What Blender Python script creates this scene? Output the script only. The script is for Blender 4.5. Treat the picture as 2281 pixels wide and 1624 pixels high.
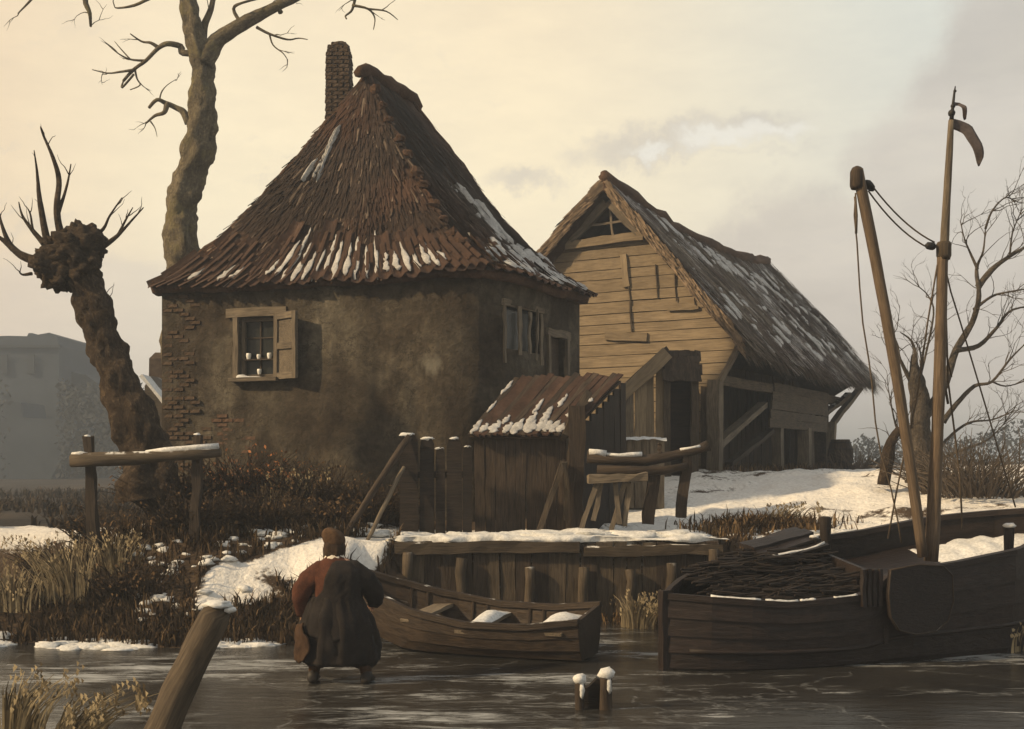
import bpy, math, random
import numpy as np
from mathutils import Vector, Matrix, noise

random.seed(7)
for o in list(bpy.data.objects):
    bpy.data.objects.remove(o, do_unlink=True)
SC = bpy.context.scene
COL = SC.collection

# ------------------------------------------------------------------ camera
W_, H_ = 2281.0, 1624.0          # working pixel frame
F_ = 2600.0                      # focal length in those pixels
CX, HY, CH = 1140.5, 1030.0, 2.35   # centre column, horizon row, eye height
cam_d = bpy.data.cameras.new('camera')
cam = bpy.data.objects.new('camera', cam_d)
COL.objects.link(cam)
cam.location = (0, 0, CH)
cam.rotation_euler = (math.radians(90), 0, 0)
cam_d.sensor_width = 36
cam_d.lens = 36 * F_ / W_
cam_d.shift_y = (HY - H_ / 2) / W_
cam_d.clip_end = 5000
SC.camera = cam

# ------------------------------------------------------------------ sky and sun
SUN_AZ = Vector((-0.94, -0.34))      # horizontal direction towards the sun
SUN_EL = math.radians(31)
world = bpy.data.worlds.new('World')
SC.world = world
world.use_nodes = True
wt = world.node_tree
wt.nodes.clear()


class NG:
    """small node-graph helper"""
    def __init__(s, t):
        s.t = t

    def n(s, typ, **kw):
        nd = s.t.nodes.new(typ)
        for k, v in kw.items():
            setattr(nd, k, v)
        return nd

    def val(s, sock, v):
        if isinstance(v, (int, float)):
            sock.default_value = v
        elif isinstance(v, (tuple, list)):
            if len(v) == 3 and len(sock.default_value) == 4:
                v = tuple(v) + (1,)
            sock.default_value = v
        else:
            s.t.links.new(v, sock)

    def m(s, op, a, b=0.0, c=None, clamp=False):
        nd = s.n('ShaderNodeMath', operation=op)
        nd.use_clamp = clamp
        s.val(nd.inputs[0], a)
        s.val(nd.inputs[1], b)
        if c is not None:
            s.val(nd.inputs[2], c)
        return nd.outputs[0]

    def v(s, op, a, b=(0, 0, 0)):
        nd = s.n('ShaderNodeVectorMath', operation=op)
        s.val(nd.inputs[0], a)
        if op == 'SCALE':
            s.val(nd.inputs['Scale'], b)
        else:
            s.val(nd.inputs[1], b)
        return nd.outputs['Value'] if op in ('LENGTH', 'DISTANCE', 'DOT_PRODUCT') else nd.outputs[0]

    def mix(s, f, a, b, mode='MIX'):
        nd = s.n('ShaderNodeMix', data_type='RGBA', blend_type=mode)
        s.val(nd.inputs[0], f)
        s.val(nd.inputs[6], a)
        s.val(nd.inputs[7], b)
        return nd.outputs[2]

    def noise(s, vec, scale, detail=4, rough=0.55, dist=0.0):
        nd = s.n('ShaderNodeTexNoise')
        nd.inputs['Scale'].default_value = scale
        nd.inputs['Detail'].default_value = detail
        nd.inputs['Roughness'].default_value = rough
        nd.inputs['Distortion'].default_value = dist
        if vec is not None:
            s.t.links.new(vec, nd.inputs['Vector'])
        return nd.outputs

    def ss(s, x, lo, hi):
        nd = s.n('ShaderNodeMapRange', interpolation_type='SMOOTHSTEP')
        s.val(nd.inputs[0], x)
        s.val(nd.inputs[1], lo)
        s.val(nd.inputs[2], hi)
        return nd.outputs[0]

    def ramp(s, x, stops):
        nd = s.n('ShaderNodeValToRGB')
        cr = nd.color_ramp
        while len(cr.elements) < len(stops):
            cr.elements.new(0.5)
        for e, (p, c) in zip(cr.elements, stops):
            e.position = p
            e.color = tuple(c) + (1,)
        s.val(nd.inputs[0], x)
        return nd.outputs[0]

    def scale(s, vec, xyz):
        return s.v('MULTIPLY', vec, xyz)


g = NG(wt)
tc = g.n('ShaderNodeTexCoord').outputs['Generated']
sep = g.n('ShaderNodeSeparateXYZ')
wt.links.new(tc, sep.inputs[0])
dx, dy, dz = sep.outputs
base = g.ramp(dz, [(0.0, (0.60, 0.50, 0.40)), (0.09, (0.76, 0.66, 0.50)), (0.22, (0.85, 0.735, 0.515)),
                   (0.36, (0.80, 0.675, 0.475)), (0.62, (0.52, 0.48, 0.40)), (1.0, (0.32, 0.33, 0.34))])
# cooler, greyer sky to the right of the sun side
cool = g.ramp(dz, [(0.0, (0.48, 0.43, 0.385)), (0.08, (0.60, 0.53, 0.455)), (0.2, (0.645, 0.615, 0.52)),
                   (0.36, (0.59, 0.605, 0.545)), (0.62, (0.44, 0.46, 0.455)), (1.0, (0.30, 0.32, 0.34))])
sky = g.mix(g.ss(dx, -0.02, 0.36), base, cool)
warm = g.mix(g.ss(dx, -0.22, -0.50), sky, g.mix(0.65, base, (0.64, 0.455, 0.30)))
# cumulus banks: lobes given by direction, broken up by noise; a soft noise layer everywhere else
wob = g.v('SCALE', g.v('SUBTRACT', g.noise(tc, 10, 7, 0.66)[1], (0.5, 0.5, 0.5)), 0.11)
dirw = g.v('ADD', tc, wob)


def skydir(px, py):
    v = Vector(((px - CX) / F_, 1, (HY - py) / F_))
    return v.normalized()


mask = None
for px, py, r in [(1790, 560, 0.056), (1700, 610, 0.060), (1620, 690, 0.055), (1900, 620, 0.055), (2010, 610, 0.07), (2120, 520, 0.065),
                  (2220, 400, 0.075), (2330, 330, 0.10), (2360, 160, 0.09), (2200, 640, 0.12), (2400, 560, 0.16),
                  (1900, 800, 0.12), (2100, 850, 0.13), (2700, 500, 0.25), (1650, 830, 0.08), (2150, 440, 0.045), (2080, 480, 0.04), (2180, 330, 0.04), (2240, 250, 0.05), (2290, 190, 0.04), (1845, 500, 0.035), (1740, 520, 0.035), (2270, 110, 0.035)]:
    c = skydir(px, py)
    dd = g.v('DISTANCE', dirw, tuple(c))
    mk = g.ss(dd, r + 0.012, r - 0.026)
    mask = mk if mask is None else g.m('MAXIMUM', mask, mk)
cl_n = g.noise(g.scale(tc, (1, 1, 2.4)), 5, 6, 0.6)[0]
cloudcol = g.mix(g.ss(cl_n, .3, .7), (0.44, 0.39, 0.345), (0.56, 0.50, 0.435))
sky2 = g.mix(g.m('MULTIPLY', mask, 0.66), warm, cloudcol)
# thin dark wisps
wn = g.noise(g.scale(dirw, (1.0, 1.0, 5.0)), 8.5, 6, 0.6)[0]
wm = g.m('MULTIPLY', g.ss(wn, 0.56, 0.72), g.ss(dz, 0.42, 0.16))
wisp = None
for px, py, r in [(1390, 335, 0.036), (1470, 330, 0.03), (1570, 315, 0.03), (1660, 300, 0.036), (1180, 400, 0.03)]:
    q = g.v('MULTIPLY', g.v('SUBTRACT', dirw, tuple(skydir(px, py))), (0.55, 1, 1.7))
    mk = g.ss(g.v('LENGTH', q), r, r * 0.3)
    wisp = mk if wisp is None else g.m('MAXIMUM', wisp, mk)
wm = g.m('MAXIMUM', g.m('MULTIPLY', wm, 0.45), g.m('MULTIPLY', wisp, 0.75))
sky3 = g.mix(g.m('MULTIPLY', wm, 0.75), sky2, (0.50, 0.46, 0.41))
wl = None
for px, py, r in [(1640, 318, 0.030), (1720, 305, 0.026), (1590, 322, 0.02), (1440, 340, 0.018)]:
    q = g.v('MULTIPLY', g.v('SUBTRACT', dirw, tuple(skydir(px, py))), (0.5, 1, 2.2))
    mk = g.ss(g.v('LENGTH', q), r, r * 0.2)
    wl = mk if wl is None else g.m('MAXIMUM', wl, mk)
sky3 = g.mix(g.m('MULTIPLY', wl, 0.6), sky3, (0.80, 0.775, 0.69))
# low bluish bank near the horizon
hb = g.m('MULTIPLY', g.ss(g.m('ADD', dz, g.m('MULTIPLY', wn, 0.06)), 0.205, 0.175), 0.28)
sky3 = g.mix(g.m('MULTIPLY', hb, g.ss(dx, -0.1, -0.3)), sky3, (0.50, 0.47, 0.46))
mott = g.noise(g.scale(tc, (1, 1, 3)), 14, 5, 0.65)[0]
sky3 = g.mix(1.0, sky3, g.ramp(mott, [(0.25, (0.94, 0.94, 0.95)), (0.75, (1.04, 1.035, 1.02))]), 'MULTIPLY')
nish = g.n('ShaderNodeTexSky', sky_type='NISHITA')
nish.sun_disc = False
nish.sun_elevation = SUN_EL
nish.sun_rotation = math.atan2(SUN_AZ.x, SUN_AZ.y)
bg1 = g.n('ShaderNodeBackground')
g.val(bg1.inputs[0], nish.outputs[0])
bg1.inputs[1].default_value = 0.06
bg2 = g.n('ShaderNodeBackground')
g.val(bg2.inputs[0], sky3)
bg2.inputs[1].default_value = 1.30
mixs = g.n('ShaderNodeMixShader')
mixs.inputs[0].default_value = 0.93       # cloud cover over the clear sky
wt.links.new(bg1.outputs[0], mixs.inputs[1])
wt.links.new(bg2.outputs[0], mixs.inputs[2])
wo = g.n('ShaderNodeOutputWorld')
wt.links.new(mixs.outputs[0], wo.inputs[0])

sun_d = bpy.data.lights.new('sun', 'SUN')
sun_d.energy = 5.0
sun_d.angle = math.radians(2.0)
sun_d.color = (1.0, 0.74, 0.43)
sun = bpy.data.objects.new('sun', sun_d)
COL.objects.link(sun)
sv = Vector((SUN_AZ.normalized().x * math.cos(SUN_EL), SUN_AZ.normalized().y * math.cos(SUN_EL), math.sin(SUN_EL)))
sun.rotation_euler = sv.to_track_quat('Z', 'Y').to_euler()
sun.location = sv * 60
SC.view_settings.view_transform = 'Standard'
SC.view_settings.look = 'None'
SC.view_settings.gamma = 1
SC.view_settings.exposure = 0.05
SC.view_settings.use_curve_mapping = False


# ------------------------------------------------------------------ helpers
def P(px, py, d):
    return Vector(((px - CX) * d / F_, d, CH - (py - HY) * d / F_))


def XZ(px, py, d):
    p = P(px, py, d)
    return p.x, p.z


def sstep(a, b, x):
    t = max(0.0, min(1.0, (x - a) / (b - a)))
    return t * t * (3 - 2 * t)


def lerp(a, b, t):
    return a + (b - a) * t


def nz(x, y, z=0.0, s=1.0):
    return noise.noise(Vector((x * s, y * s, z * s)))


def fbm(x, y, z=0.0, s=1.0):
    v = Vector((x * s, y * s, z * s))
    return noise.fractal(v, 0.9, 2.0, 4)


class MB:
    def __init__(s):
        s.v, s.f, s.gc, s.c = [], [], [], []
        s.col = (0.0, 0.0, 0.0)

    def vert(s, p, gc=None):
        s.v.append(tuple(p))
        s.gc.append(tuple(gc) if gc is not None else tuple(p))
        s.c.append(s.col)
        return len(s.v) - 1

    def face(s, *i):
        s.f.append(tuple(i))

    def beam(s, p0, p1, w, h, up=(0, 0, 1), seg=4, jit=0.006, taper=1.0):
        p0, p1 = Vector(p0), Vector(p1)
        d = (p1 - p0)
        L = d.length
        d.normalize()
        upv = Vector(up)
        if abs(d.dot(upv)) > 0.96:
            upv = Vector((0, 1, 0)) if abs(d.y) < 0.9 else Vector((1, 0, 0))
        sx = d.cross(upv).normalized()
        sy = sx.cross(d).normalized()
        rs = random.random() * 50
        rings = []
        for k in range(seg + 1):
            t = k / seg
            sc = lerp(1, taper, t)
            c = p0 + d * (L * t)
            wob = sx * (nz(rs, t * 2) * jit * 2) + sy * (nz(rs + 9, t * 2) * jit * 2)
            ring = []
            for a, b in ((-1, -1), (1, -1), (1, 1), (-1, 1)):
                j = Vector((random.uniform(-jit, jit) for _ in range(3)))
                ring.append(s.vert(c + wob + sx * (a * w / 2 * sc) + sy * (b * h / 2 * sc) + j,
                                   (L * t + rs, a * w / 2 + rs, b * h / 2)))
            rings.append(ring)
        for k in range(seg):
            a, b = rings[k], rings[k + 1]
            for q in range(4):
                s.face(a[q], a[(q + 1) % 4], b[(q + 1) % 4], b[q])
        s.face(*reversed(rings[0]))
        s.face(*rings[-1])
        return s

    def tube(s, pts, rad, n=8, rough=0.0, cap=True, rs=None):
        pts = [Vector(p) for p in pts]
        if not hasattr(rad, '__len__'):
            rad = [rad] * len(pts)
        rs = random.random() * 90 if rs is None else rs
        rings = []
        L = 0
        ref = None
        for i, p in enumerate(pts):
            if i:
                L += (p - pts[i - 1]).length
            d = (pts[min(i + 1, len(pts) - 1)] - pts[max(i - 1, 0)])
            if d.length < 1e-9:
                d = Vector((0, 0, 1))
            d.normalize()
            if ref is None:
                ref = Vector((0, 1, 0)) if abs(d.y) < 0.8 else Vector((1, 0, 0))
            sx = (ref - d * ref.dot(d))
            sx.normalize()
            ref = sx
            sy = d.cross(sx)
            ring = []
            for k in range(n):
                a = 2 * math.pi * k / n
                r = rad[i]
                if rough:
                    r *= 1 + rough * (nz(math.cos(a) * 1.3 + rs, math.sin(a) * 1.3, L * 1.7) + 0.6 * nz(math.cos(a) * 3 + rs, math.sin(a) * 3, L * 5))
                ring.append(s.vert(p + sx * (math.cos(a) * r) + sy * (math.sin(a) * r), (L + rs, a * rad[i] + rs, 0)))
            rings.append(ring)
        for i in range(len(rings) - 1):
            a, b = rings[i], rings[i + 1]
            for k in range(n):
                s.face(a[k], a[(k + 1) % n], b[(k + 1) % n], b[k])
        if cap:
            s.face(*reversed(rings[0]))
            s.face(*rings[-1])
        return s

    def loft(s, rings, cap=True, close=True):
        ids = []
        for ri, r in enumerate(rings):
            ids.append([s.vert(p, (ri * 0.1, k * 0.05, 0)) for k, p in enumerate(r)])
        n = len(ids[0])
        for i in range(len(ids) - 1):
            a, b = ids[i], ids[i + 1]
            for k in range(n if close else n - 1):
                s.face(a[k], a[(k + 1) % n], b[(k + 1) % n], b[k])
        if cap:
            s.face(*reversed(ids[0]))
            s.face(*ids[-1])
        return s

    def grid(s, fn, nu, nv, flip=False):
        ids = [[s.vert(*fn(i / nu, j / nv)) for j in range(nv + 1)] for i in range(nu + 1)]
        for i in range(nu):
            for j in range(nv):
                q = (ids[i][j], ids[i + 1][j], ids[i + 1][j + 1], ids[i][j + 1])
                s.face(*(reversed(q) if flip else q))
        return ids

    def prism(s, poly, off, jit=0.0):
        """poly: list of points, extruded by vector off"""
        off = Vector(off)
        a = [s.vert(Vector(p), Vector(p)) for p in poly]
        b = [s.vert(Vector(p) + off, Vector(p) + off) for p in poly]
        s.face(*a)
        s.face(*reversed(b))
        n = len(a)
        for k in range(n):
            s.face(a[k], b[k], b[(k + 1) % n], a[(k + 1) % n])
        return s

    def blob(s, c, r, n=8, m=5, amp=0.25, flat=1.0, sxyz=(1, 1, 1)):
        c = Vector(c)
        rs = random.random() * 99
        top = s.vert(c + Vector((0, 0, r * sxyz[2])))
        prev = None
        for j in range(1, m):
            th = math.pi * j / m
            ring = []
            for k in range(n):
                ph = 2 * math.pi * k / n
                d = Vector((math.sin(th) * math.cos(ph), math.sin(th) * math.sin(ph), math.cos(th)))
                rr = r * (1 + amp * nz(d.x * 1.6 + rs, d.y * 1.6, d.z * 1.6) + amp * .5 * nz(d.x * 4 + rs, d.y * 4, d.z * 4))
                p = Vector((d.x * sxyz[0], d.y * sxyz[1], d.z * sxyz[2])) * rr
                ring.append(s.vert(c + p))
            if prev is None:
                for k in range(n):
                    s.face(top, ring[k], ring[(k + 1) % n])
            else:
                for k in range(n):
                    s.face(prev[k], ring[k], ring[(k + 1) % n], prev[(k + 1) % n])
            prev = ring
        bot = s.vert(c - Vector((0, 0, r * sxyz[2])))
        for k in range(n):
            s.face(prev[k], bot, prev[(k + 1) % n])
        return s

    def build(s, name, mat, parent=None, smooth=False):
        me = bpy.data.meshes.new(name)
        me.from_pydata(s.v, [], s.f)
        at = me.attributes.new('gc', 'FLOAT_VECTOR', 'POINT')
        at.data.foreach_set('vector', np.array(s.gc, dtype=np.float32).ravel())
        if any(c != (0.0, 0.0, 0.0) for c in s.c):
            ca = me.attributes.new('tint', 'FLOAT_VECTOR', 'POINT')
            ca.data.foreach_set('vector', np.array(s.c, dtype=np.float32).ravel())
        if smooth:
            me.polygons.foreach_set('use_smooth', [True] * len(me.polygons))
        me.materials.append(mat)
        me.update()
        o = bpy.data.objects.new(name, me)
        COL.objects.link(o)
        if parent is not None:
            attach(o, parent)
        return o


def attach(o, parent):
    o.parent = parent
    loc = parent['_base'] if '_base' in parent else (0, 0, 0)
    o.matrix_parent_inverse = Matrix.Translation(-Vector(loc))


def thing(name, label, cat, loc=(0, 0, 0), group=None):
    o = bpy.data.objects.new(name, None)
    COL.objects.link(o)
    o.location = loc
    o.empty_display_size = 0.2
    o['_base'] = tuple(loc)
    tag(o, label, cat, group)
    return o


def tag(o, label, cat, group=None):
    o['label'] = label
    o['category'] = cat
    if group:
        o['group'] = group
    return o


def inst(name, src, M, parent=None):
    """object sharing mesh data of src (a mesh), placed by matrix M"""
    o = bpy.data.objects.new(name, src)
    COL.objects.link(o)
    if parent is not None:
        attach(o, parent)
    o.matrix_basis = M
    return o


def frame(o, x, y, z):
    return Matrix(((x[0], y[0], z[0], o[0]), (x[1], y[1], z[1], o[1]), (x[2], y[2], z[2], o[2]), (0, 0, 0, 1)))


# ------------------------------------------------------------------ materials
MATS = {}


def new_mat(name):
    m = bpy.data.materials.new(name)
    m.use_nodes = True
    t = m.node_tree
    t.nodes.clear()
    gg = NG(t)
    bs = gg.n('ShaderNodeBsdfPrincipled')
    out = gg.n('ShaderNodeOutputMaterial')
    t.links.new(bs.outputs[0], out.inputs[0])
    bs.inputs['Specular IOR Level'].default_value = 0.25
    MATS[name] = m
    return m, gg, bs


def bump(gg, bs, h, strength=0.4, dist=0.02):
    b = gg.n('ShaderNodeBump')
    b.inputs['Strength'].default_value = strength
    b.inputs['Distance'].default_value = dist
    gg.t.links.new(h, b.inputs['Height'])
    gg.t.links.new(b.outputs[0], bs.inputs['Normal'])


def attr(gg, name):
    return gg.n('ShaderNodeAttribute', attribute_name=name).outputs['Vector']


def wood(name, dark, light, rough=0.8, moss=None, snow=0.0, sc=1.0):
    m, gg, bs = new_mat(name)
    gc = attr(gg, 'gc')
    oi = gg.n('ShaderNodeObjectInfo').outputs['Random']
    gcs = gg.v('ADD', gc, gg.n('ShaderNodeCombineXYZ').outputs[0])
    grain = gg.noise(gg.scale(gcs, (1.6 * sc, 22 * sc, 22 * sc)), 2.0, 6, 0.65, 0.4)[0]
    blot = gg.noise(gg.scale(gcs, (1, 2, 2)), 2.3, 4, 0.6)[0]
    f = gg.m('ADD', gg.m('MULTIPLY', grain, 0.65), gg.m('MULTIPLY', blot, 0.35))
    c = gg.mix(gg.ss(f, 0.33, 0.68), dark, light)
    c = gg.mix(gg.m('MULTIPLY', oi, 0.45), c, tuple(0.55 * x for x in dark))
    pos = gg.n('ShaderNodeNewGeometry')
    if moss:
        mm = gg.ss(gg.noise(pos.outputs['Position'], 3.0, 5)[0], 0.52, 0.66)
        c = gg.mix(gg.m('MULTIPLY', mm, 0.7), c, moss)
    if snow:
        sp = gg.n('ShaderNodeSeparateXYZ')
        gg.t.links.new(pos.outputs['Normal'], sp.inputs[0])
        sm = gg.m('MULTIPLY', gg.ss(sp.outputs[2], 0.55, 0.9), gg.ss(gg.noise(pos.outputs['Position'], 5, 5)[0], 0.62 - snow * .3, 0.72 - snow * .3))
        c = gg.mix(sm, c, (0.62, 0.62, 0.60))
    gg.val(bs.inputs['Base Color'], c)
    bs.inputs['Roughness'].default_value = rough
    bump(gg, bs, grain, 0.6, 0.02)
    return m


def mottled(name, cols, scale=3.0, rough=0.9, bscale=18, bstr=0.5, bdist=0.02, stretch=(1, 1, 1), spec=0.2):
    """cols: ramp stops by noise"""
    m, gg, bs = new_mat(name)
    pos = gg.n('ShaderNodeNewGeometry').outputs['Position']
    v = gg.scale(pos, stretch)
    n1 = gg.noise(v, scale, 7, 0.62, 0.3)[0]
    c = gg.ramp(n1, cols)
    fine = gg.noise(v, bscale, 5, 0.65)[0]
    c = gg.mix(0.55, c, gg.ramp(fine, [(0.3, (0.45, 0.45, 0.45)), (0.7, (1.35, 1.35, 1.35))]), 'MULTIPLY')
    gg.val(bs.inputs['Base Color'], c)
    bs.inputs['Roughness'].default_value = rough
    bs.inputs['Specular IOR Level'].default_value = spec
    bump(gg, bs, fine, bstr, bdist)
    return m


def tinted(name, rough=0.9, vary=0.35, sc=9.0, spec=0.15):
    """colour from the per-vertex tint attribute, broken up by noise"""
    m, gg, bs = new_mat(name)
    pos = gg.n('ShaderNodeNewGeometry').outputs['Position']
    t = attr(gg, 'tint')
    n1 = gg.noise(pos, sc, 5)[0]
    c = gg.mix(1.0, t, gg.ramp(n1, [(0.25, (1 - vary,) * 3), (0.75, (1 + vary,) * 3)]), 'MULTIPLY')
    gg.val(bs.inputs['Base Color'], c)
    bs.inputs['Roughness'].default_value = rough
    bs.inputs['Specular IOR Level'].default_value = spec
    return m


def plain(name, col, rough=0.8, vary=0.3, sc=8.0, spec=0.25):
    return mottled(name, [(0.25, tuple(x * (1 - vary) for x in col)), (0.75, tuple(x * (1 + vary) for x in col))], sc, rough, 30, 0.3, 0.01, spec=spec)


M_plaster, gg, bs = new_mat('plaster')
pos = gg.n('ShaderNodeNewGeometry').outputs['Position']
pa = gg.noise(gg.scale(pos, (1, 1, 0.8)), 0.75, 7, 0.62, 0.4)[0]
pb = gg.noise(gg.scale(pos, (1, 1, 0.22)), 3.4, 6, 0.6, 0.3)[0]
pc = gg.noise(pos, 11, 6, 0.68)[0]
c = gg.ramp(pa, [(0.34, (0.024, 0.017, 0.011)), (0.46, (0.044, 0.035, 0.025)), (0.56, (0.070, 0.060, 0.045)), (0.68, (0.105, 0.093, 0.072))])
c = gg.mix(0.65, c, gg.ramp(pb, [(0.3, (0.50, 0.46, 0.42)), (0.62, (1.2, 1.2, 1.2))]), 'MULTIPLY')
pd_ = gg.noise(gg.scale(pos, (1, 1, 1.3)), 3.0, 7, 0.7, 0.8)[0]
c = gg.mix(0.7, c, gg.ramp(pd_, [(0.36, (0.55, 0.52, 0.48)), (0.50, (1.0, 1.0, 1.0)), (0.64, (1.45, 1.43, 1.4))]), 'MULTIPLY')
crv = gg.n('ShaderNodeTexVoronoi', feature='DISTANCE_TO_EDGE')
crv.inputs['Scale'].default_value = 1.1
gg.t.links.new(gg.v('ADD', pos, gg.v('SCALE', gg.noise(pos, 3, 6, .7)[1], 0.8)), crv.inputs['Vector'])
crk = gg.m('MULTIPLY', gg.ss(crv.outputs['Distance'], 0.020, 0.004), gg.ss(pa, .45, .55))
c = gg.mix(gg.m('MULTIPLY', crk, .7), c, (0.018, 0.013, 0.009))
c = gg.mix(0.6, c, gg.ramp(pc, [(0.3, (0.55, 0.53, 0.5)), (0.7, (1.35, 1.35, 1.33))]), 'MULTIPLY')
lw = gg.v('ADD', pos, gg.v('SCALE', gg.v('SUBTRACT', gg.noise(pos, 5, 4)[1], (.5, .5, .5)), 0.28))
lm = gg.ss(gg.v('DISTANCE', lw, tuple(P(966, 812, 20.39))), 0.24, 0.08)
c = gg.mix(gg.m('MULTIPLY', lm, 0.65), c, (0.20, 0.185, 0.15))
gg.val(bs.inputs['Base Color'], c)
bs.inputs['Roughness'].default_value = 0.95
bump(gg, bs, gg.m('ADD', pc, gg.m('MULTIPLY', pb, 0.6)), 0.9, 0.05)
M_brick = mottled('brick', [(0.25, (0.032, 0.021, 0.014)), (0.5, (0.066, 0.045, 0.030)), (0.8, (0.105, 0.076, 0.054))], 5, 0.95, 40, 0.5, 0.01)
M_redbrick = mottled('red_brick', [(0.25, (0.060, 0.036, 0.024)), (0.8, (0.135, 0.084, 0.056))], 6, 0.95, 40, 0.5, 0.01)
M_mortar = plain('mortar', (0.075, 0.055, 0.038), 0.95)
M_snow = mottled('snow', [(0.25, (0.50, 0.51, 0.51)), (0.75, (0.72, 0.72, 0.71))], 4, 0.85, 26, 0.45, 0.03, spec=0.3)
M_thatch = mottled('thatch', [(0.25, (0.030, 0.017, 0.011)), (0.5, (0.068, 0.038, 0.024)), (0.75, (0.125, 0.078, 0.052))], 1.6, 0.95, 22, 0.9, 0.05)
M_straw = tinted('straw')
M_tile = mottled('clay_tile', [(0.25, (0.024, 0.015, 0.011)), (0.55, (0.054, 0.031, 0.022)), (0.8, (0.085, 0.054, 0.040))], 2.2, 0.9, 20, 0.4, 0.01)
M_wood_dark = wood('wood_dark', (0.020, 0.014, 0.010), (0.075, 0.054, 0.038))
M_wood_brown = wood('wood_brown', (0.034, 0.025, 0.017), (0.115, 0.088, 0.060), snow=0.35)
M_oldsnow = mottled('old_snow', [(0.25, (0.26, 0.255, 0.25)), (0.75, (0.52, 0.52, 0.515))], 5, 0.9, 26, 0.5, 0.03, spec=0.2)
M_wood_grey = wood('wood_grey', (0.075, 0.060, 0.045), (0.215, 0.175, 0.125))
M_wood_black = wood('wood_black', (0.008, 0.006, 0.005), (0.034, 0.024, 0.018))
M_wood_snowy = wood('wood_snowy', (0.030, 0.022, 0.016), (0.105, 0.078, 0.054), snow=0.9)
M_board = wood('ochre_board', (0.150, 0.114, 0.073), (0.275, 0.215, 0.140), sc=0.6)
M_mast = wood('mast_wood', (0.065, 0.045, 0.030), (0.165, 0.120, 0.080))
M_hull = wood('tarred_hull', (0.009, 0.006, 0.005), (0.031, 0.021, 0.018), rough=0.5)
M_hull2 = wood('rowboat_wood', (0.018, 0.012, 0.008), (0.062, 0.043, 0.029), rough=0.65, snow=0.15)


def bark(name, dark, mid, light, moss=None):
    m, gg, bs = new_mat(name)
    pos = gg.n('ShaderNodeNewGeometry').outputs['Position']
    gc = attr(gg, 'gc')
    fis = gg.noise(gg.scale(gc, (2.2, 7, 7)), 2.2, 6, 0.7, 1.2)[0]
    blo = gg.noise(gg.scale(pos, (1, 1, .7)), 2.6, 6, 0.65, 0.6)[0]
    fine = gg.noise(pos, 16, 6, 0.7)[0]
    c = gg.ramp(gg.m('ADD', gg.m('MULTIPLY', fis, .5), gg.m('MULTIPLY', fine, .5)), [(0.34, dark), (0.52, mid), (0.68, light)])
    c = gg.mix(0.8, c, gg.ramp(blo, [(0.34, (0.5, 0.48, 0.46)), (0.62, (1.25, 1.22, 1.15))]), 'MULTIPLY')
    if moss:
        mm = gg.ss(gg.noise(pos, 1.7, 6, .65)[0], 0.52, 0.64)
        c = gg.mix(gg.m('MULTIPLY', mm, 0.6), c, moss)
    gg.val(bs.inputs['Base Color'], c)
    bs.inputs['Roughness'].default_value = 0.95
    bump(gg, bs, gg.m('ADD', gg.m('MULTIPLY', fis, 1.2), fine), 1.0, 0.07)
    return m


M_bark = bark('bark', (0.060, 0.050, 0.035), (0.155, 0.132, 0.092), (0.32, 0.275, 0.19), moss=(0.21, 0.18, 0.085))
M_bark_dark = bark('bark_willow', (0.018, 0.012, 0.008), (0.060, 0.042, 0.028), (0.17, 0.125, 0.082))
M_bark_haze_grey = bark('bark_haze_grey', (0.040, 0.033, 0.027), (0.095, 0.080, 0.066), (0.18, 0.155, 0.13))  # greyed and lightened: haze put into the bark colour
M_twig = plain('twig', (0.10, 0.078, 0.058), 0.9)
M_rope = plain('rope', (0.085, 0.064, 0.045), 0.9, sc=40)
M_iron = plain('iron', (0.018, 0.017, 0.017), 0.6)
M_cloth_red = mottled('russet_cloth', [(0.25, (0.034, 0.013, 0.008)), (0.75, (0.100, 0.038, 0.022))], 9, 0.95, 60, 0.4, 0.01)
M_cloth_black = mottled('black_cloth', [(0.25, (0.008, 0.007, 0.007)), (0.75, (0.026, 0.021, 0.019))], 9, 0.95, 60, 0.4, 0.01)
M_cloth_brown = mottled('brown_cloth', [(0.25, (0.024, 0.013, 0.008)), (0.75, (0.070, 0.040, 0.022))], 9, 0.95, 60, 0.4, 0.01)
M_cap = mottled('brown_felt', [(0.25, (0.045, 0.025, 0.014)), (0.75, (0.11, 0.065, 0.035))], 14, 0.95, 60, 0.4, 0.01)
M_hair = mottled('dark_hair', [(0.25, (0.018, 0.010, 0.006)), (0.75, (0.060, 0.036, 0.020))], 25, 0.8, 90, 0.6, 0.01)
M_skin = plain('skin', (0.42, 0.25, 0.17), 0.6, 0.1)
M_linen = plain('linen', (0.55, 0.50, 0.43), 0.9, 0.15)
M_leather = plain('boot_leather', (0.014, 0.011, 0.009), 0.55)
M_white = plain('white_glint', (0.74, 0.74, 0.70), 0.35, 0.06)  # white that stands for light glinting on the window panes
M_wicker = wood('wicker', (0.05, 0.030, 0.016), (0.19, 0.125, 0.07))
M_flag = plain('pennant_cloth', (0.085, 0.070, 0.068), 0.9, 0.25)
M_grass = tinted('dry_grass', 0.95, 0.25, 6)
M_leaf = tinted('dead_leaf', 0.9, 0.3, 20)
M_far_haze = plain('far_masonry_haze', (0.040, 0.052, 0.070), 0.95, 0.25, 0.3)  # bluish distance haze put into the masonry colour
M_far_roof_haze = plain('far_roof_haze', (0.030, 0.037, 0.048), 0.95, 0.2, 0.4)  # the same bluish haze put into the roof colour
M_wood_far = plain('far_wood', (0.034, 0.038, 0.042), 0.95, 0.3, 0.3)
M_dirt = plain('clod', (0.055, 0.038, 0.025), 0.95, 0.3, 4)
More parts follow.
